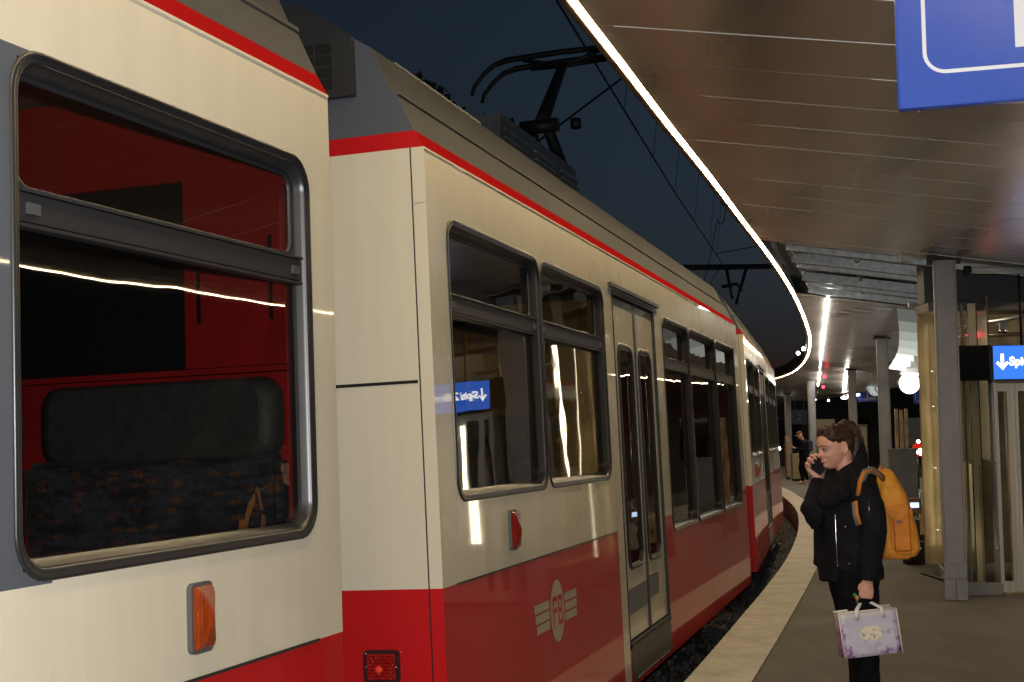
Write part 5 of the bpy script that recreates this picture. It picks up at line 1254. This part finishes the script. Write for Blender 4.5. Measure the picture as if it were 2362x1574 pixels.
# gift bag
def bagmat():
    m = mat("lilac_print_paper", (.55, .52, .66), .35, 0, .5, .3); b = bsdf(m); tc = nd(m, "ShaderNodeTexCoord")
    n = nd(m, "ShaderNodeTexNoise"); n.inputs["Scale"].default_value = 26; n.inputs["Detail"].default_value = 5; n.inputs["Roughness"].default_value = .7; lk(m, tc.outputs["Object"], n.inputs["Vector"])
    sx = nd(m, "ShaderNodeSeparateXYZ"); lk(m, tc.outputs["Object"], sx.inputs[0])
    def M_(op, a, b_=None, c=None):
        k = nd(m, "ShaderNodeMath", operation=op)
        for i, v in enumerate((a, b_, c)):
            if v is None: continue
            if isinstance(v, (int, float)): k.inputs[i].default_value = v
            else: lk(m, v, k.inputs[i])
        return k.outputs[0]
    ax = M_('ABSOLUTE', sx.outputs[0]); edge = M_('MULTIPLY_ADD', ax, 8.0, -.72); low = M_('MULTIPLY_ADD', sx.outputs[2], -2.4, .18); s_ = M_('MAXIMUM', edge, 0); s_ = M_('ADD', s_, low); tot = M_('ADD', n.outputs[0], M_('MULTIPLY', s_, .35))
    cr = nd(m, "ShaderNodeValToRGB"); e = cr.color_ramp.elements; e[0].position = .50; e[0].color = (.52, .51, .62, 1); e[1].position = .80; e[1].color = (.08, .03, .12, 1)
    k = e.new(.58); k.color = (.46, .42, .55, 1); k = e.new(.66); k.color = (.30, .13, .32, 1); lk(m, tot, cr.inputs[0])
    ex = M_('POWER', M_('MULTIPLY', sx.outputs[0], 1 / .055), 2); ez = M_('POWER', M_('MULTIPLY', M_('SUBTRACT', sx.outputs[2], .10), 1 / .036), 2); el = M_('SUBTRACT', 1.35, M_('ADD', M_('ADD', ex, ez), M_('MULTIPLY', n.outputs[0], .8))); el = M_('MULTIPLY', el, 6); cl = nd(m, "ShaderNodeClamp"); lk(m, el, cl.inputs[0])
    mx = nd(m, "ShaderNodeMix", data_type='RGBA'); lk(m, cl.outputs[0], mx.inputs[0]); lk(m, cr.outputs[0], mx.inputs[6])
    n3 = nd(m, "ShaderNodeTexNoise"); n3.inputs["Scale"].default_value = 55; lk(m, tc.outputs["Object"], n3.inputs["Vector"]); c3 = nd(m, "ShaderNodeValToRGB"); c3.color_ramp.elements[0].position = .36; c3.color_ramp.elements[1].position = .44; c3.color_ramp.elements[0].color = (.42, .36, .36, 1); c3.color_ramp.elements[1].color = (.74, .66, .50, 1); lk(m, n3.outputs[0], c3.inputs[0]); lk(m, c3.outputs[0], mx.inputs[7])
    top = M_('GREATER_THAN', sx.outputs[2], .178); m2 = nd(m, "ShaderNodeMix", data_type='RGBA'); lk(m, top, m2.inputs[0]); lk(m, mx.outputs[2], m2.inputs[6]); m2.inputs[7].default_value = (.62, .58, .56, 1); lk(m, m2.outputs[2], b.inputs["Base Color"])
    return m
bl = w(2016, 1513, -.21); bgM = Matrix.Translation(bl) @ Matrix.Rotation(R(4), 4, 'Z') @ Matrix.Rotation(R(-4.5), 4, 'Y')
bg_ = empty("gift_bag", mat=bgM, label="lilac floral gift bag with white handles hanging from the woman's hand", cat="bag")
BAGM = bagmat(); BIND = mat("bag_white_binding", (.66, .62, .60), .5)
bm = bmesh.new(); hw0, hw1 = .130, .125; hgt = .198
v = [bm.verts.new(p) for p in ((-hw0, 0, 0), (hw0, 0, 0), (hw1, .012, hgt), (-hw1 - .012, .012, hgt), (-hw0, .10, 0), (hw0, .10, 0), (hw1, .082, hgt), (-hw1 - .012, .082, hgt))]
for a in ((0, 1, 2, 3), (1, 5, 6, 2), (5, 4, 7, 6), (4, 0, 3, 7), (0, 4, 5, 1)): bm.faces.new([v[i] for i in a])
bmesh.ops.subdivide_edges(bm, edges=bm.edges[:], cuts=8, use_grid_fill=True)
for vv in bm.verts:
    nx = noise.noise(vv.co * 9) * .006; vv.co.y += nx; vv.co.x += .5 * nx
bmesh.ops.recalc_face_normals(bm, faces=bm.faces); link("bag_body", bm, BAGM, bg_, smooth=True)
bm = bmesh.new(); tube(bm, [(-hw0 - .002, -.003, 0), (-hw1 - .014, .009, hgt)], .003, 6); tube(bm, [(hw0 + .002, -.003, 0), (hw1 + .002, .009, hgt)], .003, 6)
tube(bm, [(-hw1 - .014, .009, hgt), (-.02, .004, hgt + .003), (hw1 + .002, .009, hgt)], .004, 6); tube(bm, [(-hw1 - .014, .085, hgt), (hw1, .085, hgt + .006)], .004, 6)
link("binding", bm, BIND, bg_)
bm = bmesh.new(); bmesh.ops.create_cube(bm, size=1, matrix=Matrix.Translation((-.005, .047, hgt - .004)) @ Matrix.Diagonal((.245, .06, .006, 1))); link("top_flap", bm, BIND, bg_)
HND = bgM.inverted() @ (Lwr + OFF + Vector((-.012, .032, -.078)))
for y_, nm in ((-.004, 0), (.09, 1)):
    A0, A1, B0_, B1 = Vector((-.062, y_, hgt - .035)), Vector((-.057, y_ + .003, hgt + .01)), Vector((.060, y_, hgt - .035)), Vector((.057, y_ + .003, hgt + .01)); HL, HR = HND + Vector((-.012, 0, -.012)), HND + Vector((.014, 0, -.012))
    P = [A0, A1, A1.lerp(HL, .5), HL, HND + Vector((-.004, 0, .004)), HND + Vector((.006, 0, .004)), HR, B1.lerp(HR, .5), B1, B0_]
    tubeobj("handle", P, [(.009, .0025)] * len(P), BIND, bg_, 8, ref=(1, 0, .15))
bm = bmesh.new()
for x_ in (-.062, .060): bmesh.ops.create_uvsphere(bm, u_segments=10, v_segments=6, radius=.0052, matrix=Matrix.Translation((x_, -.009, hgt - .028)))
link("rivet", bm, mat("brass", (.8, .6, .3), .15, 1), bg_)
ks = empty("key_ring", w(1983, 1372, -.22), "bunch of keys with a coloured tag in the woman's lower hand", "keys")
tubeobj("key", [(0, 0, .0), (-.008, 0, -.02), (-.016, 0, -.035)], [(.004, .0015), (.004, .0015), (.006, .0015)], CHROME, ks, 6); bm = bmesh.new(); bmesh.ops.create_uvsphere(bm, u_segments=10, v_segments=8, radius=.008, matrix=Matrix.Translation((-.022, 0, -.002))); link("tag", bm, mat("green_tag", (.02, .22, .10), .4), ks, smooth=True)
bm = bmesh.new(); bmesh.ops.create_uvsphere(bm, u_segments=10, v_segments=8, radius=.008, matrix=Matrix.Translation((-.014, 0, -.012)) @ Matrix.Diagonal((1, .6, 1.2, 1))); link("fob", bm, mat("orange_fob", (.7, .22, .02), .4), ks, smooth=True)
# walking person, far
Y2 = 45.5; p2 = at(1850, 1000, Y2); per = empty("person", (p2.x, p2.y, 0), "far person in dark clothes with a cap, looking down, left of the woman", "person")
H2 = Matrix.Translation((-.04, 0, 1.47)) @ Matrix.Rotation(math.pi + .2, 4, 'Z') @ Matrix.Rotation(R(22), 4, 'Y')
bm = bmesh.new(); add_head(bm, H2, 24, 28); tube(bm, [(.02, 0, 1.40), (-.02, 0, 1.52)], [.055, .05], 10)
tube(bm, [(.02, 0, 1.42), (.02, 0, 1.36), (.0, 0, 1.1), (.0, 0, .92)], [(.06, .09), (.09, .17), (.09, .13), (.1, .15)], 14, ref=(1, 0, 0))
Lw, Rw = Vector((-.26, -.08, 1.16)), Vector((-.27, .06, 1.18))
tube(bm, [(.02, -.18, 1.36), (.0, -.21, 1.1), Lw], [.045, .038, .026], 10); tube(bm, [(.02, .18, 1.36), (.0, .2, 1.1), Rw], [.045, .038, .026], 10)
add_hand(bm, Lw, (-1, 0, .3), (0, .5, .8), (0, .9, -.4), 1, (40, 50, 30)); add_hand(bm, Rw, (-1, 0, .3), (0, -.5, .8), (0, -.9, -.4), 1, (40, 50, 30))
for a in (((.0, -.09, .92), (-.10, -.09, .5), (-.02, -.09, .08)), ((.0, .09, .92), (.05, .09, .5), (.16, .09, .1))): tube(bm, a, [.08, .055, .04], 10); tube(bm, [Vector(a[2]), Vector(a[2]) + Vector((-.16, 0, -.04))], [.04, .03], 8)
mkbm("body", bm, SKIN, per, .010, 2)
bm = bmesh.new(); tube(bm, [(.02, 0, 1.44), (.03, 0, 1.36), (.02, 0, 1.15), (.01, 0, .82)], [(.09, .1), (.13, .2), (.125, .17), (.14, .18)], 14, ref=(1, 0, 0)); tube(bm, [(.02, -.19, 1.36), (.0, -.22, 1.1), Lw + Vector((.03, 0, 0))], [.065, .058, .045], 10); tube(bm, [(.02, .19, 1.36), (.0, .21, 1.1), Rw + Vector((.03, 0, 0))], [.065, .058, .045], 10)
mkbm("coat", bm, COAT, per, .014, 3, .02, .1)
bm = bmesh.new()
for a in (((.0, -.09, .95), (-.10, -.09, .5), (-.02, -.09, .1)), ((.0, .09, .95), (.05, .09, .5), (.16, .09, .12))): tube(bm, a, [.105, .075, .06], 10)
mkbm("trousers", bm, JEANS, per, .012, 2)
bm = bmesh.new(); prism(bm, [(x * .088 - .005, y * .078) for x, y in [(math.cos(t * math.pi / 10), math.sin(t * math.pi / 10)) for t in range(20)]], .155, .235, axis=2); bmesh.ops.create_cube(bm, size=1, matrix=Matrix.Translation((.11, 0, .16)) @ Matrix.Diagonal((.09, .13, .012, 1))); bm.transform(H2); bmesh.ops.recalc_face_normals(bm, faces=bm.faces); link("cap", bm, vary(mat("cap_brown", (.16, .06, .03), .8), 9, .2), per)
bk2 = empty("backpack", (p2.x + .17, p2.y, 1.05), "small dark blue rucksack on the far person's back", "backpack"); boxobj("bag_body", (0, -.14, 0), (.15, .14, .36), vary(mat("navy_canvas", (.02, .02, .06), .8), 9, .3), bk2, .04)
tubeobj("strap", [(.0, -.10, .33), (-.10, -.12, .36), (-.26, -.12, .2), (-.1, -.14, .02)], (.012), mat("strap_dark", (.02, .02, .03), .8), bk2, 6)

# ------------------------------------------------------------------ camera flash and render settings
fl = bpy.data.lights.new("camera_flash", 'AREA'); fl.shape = 'RECTANGLE'; fl.size = .05; fl.size_y = .03; fl.energy = 136; fl.color = (1, .985, .955)
fo = bpy.data.objects.new("camera_flash", fl); COL.objects.link(fo); fo.matrix_world = Matrix.Translation(UP * .11 + RT * .0 + FW * .03) @ cam.matrix_world
S.view_settings.view_transform = 'Standard'; S.view_settings.look = 'None'; S.view_settings.exposure = .3; S.view_settings.gamma = 1
S.cycles.use_denoising = True
try: S.cycles.denoiser = 'OPENIMAGEDENOISE'
except Exception: pass
S.cycles.max_bounces = 7; S.cycles.transparent_max_bounces = 24; S.cycles.sample_clamp_indirect = 4; S.cycles.diffuse_bounces = 3; S.cycles.glossy_bounces = 5
S.cycles.caustics_reflective = False; S.cycles.caustics_refractive = False
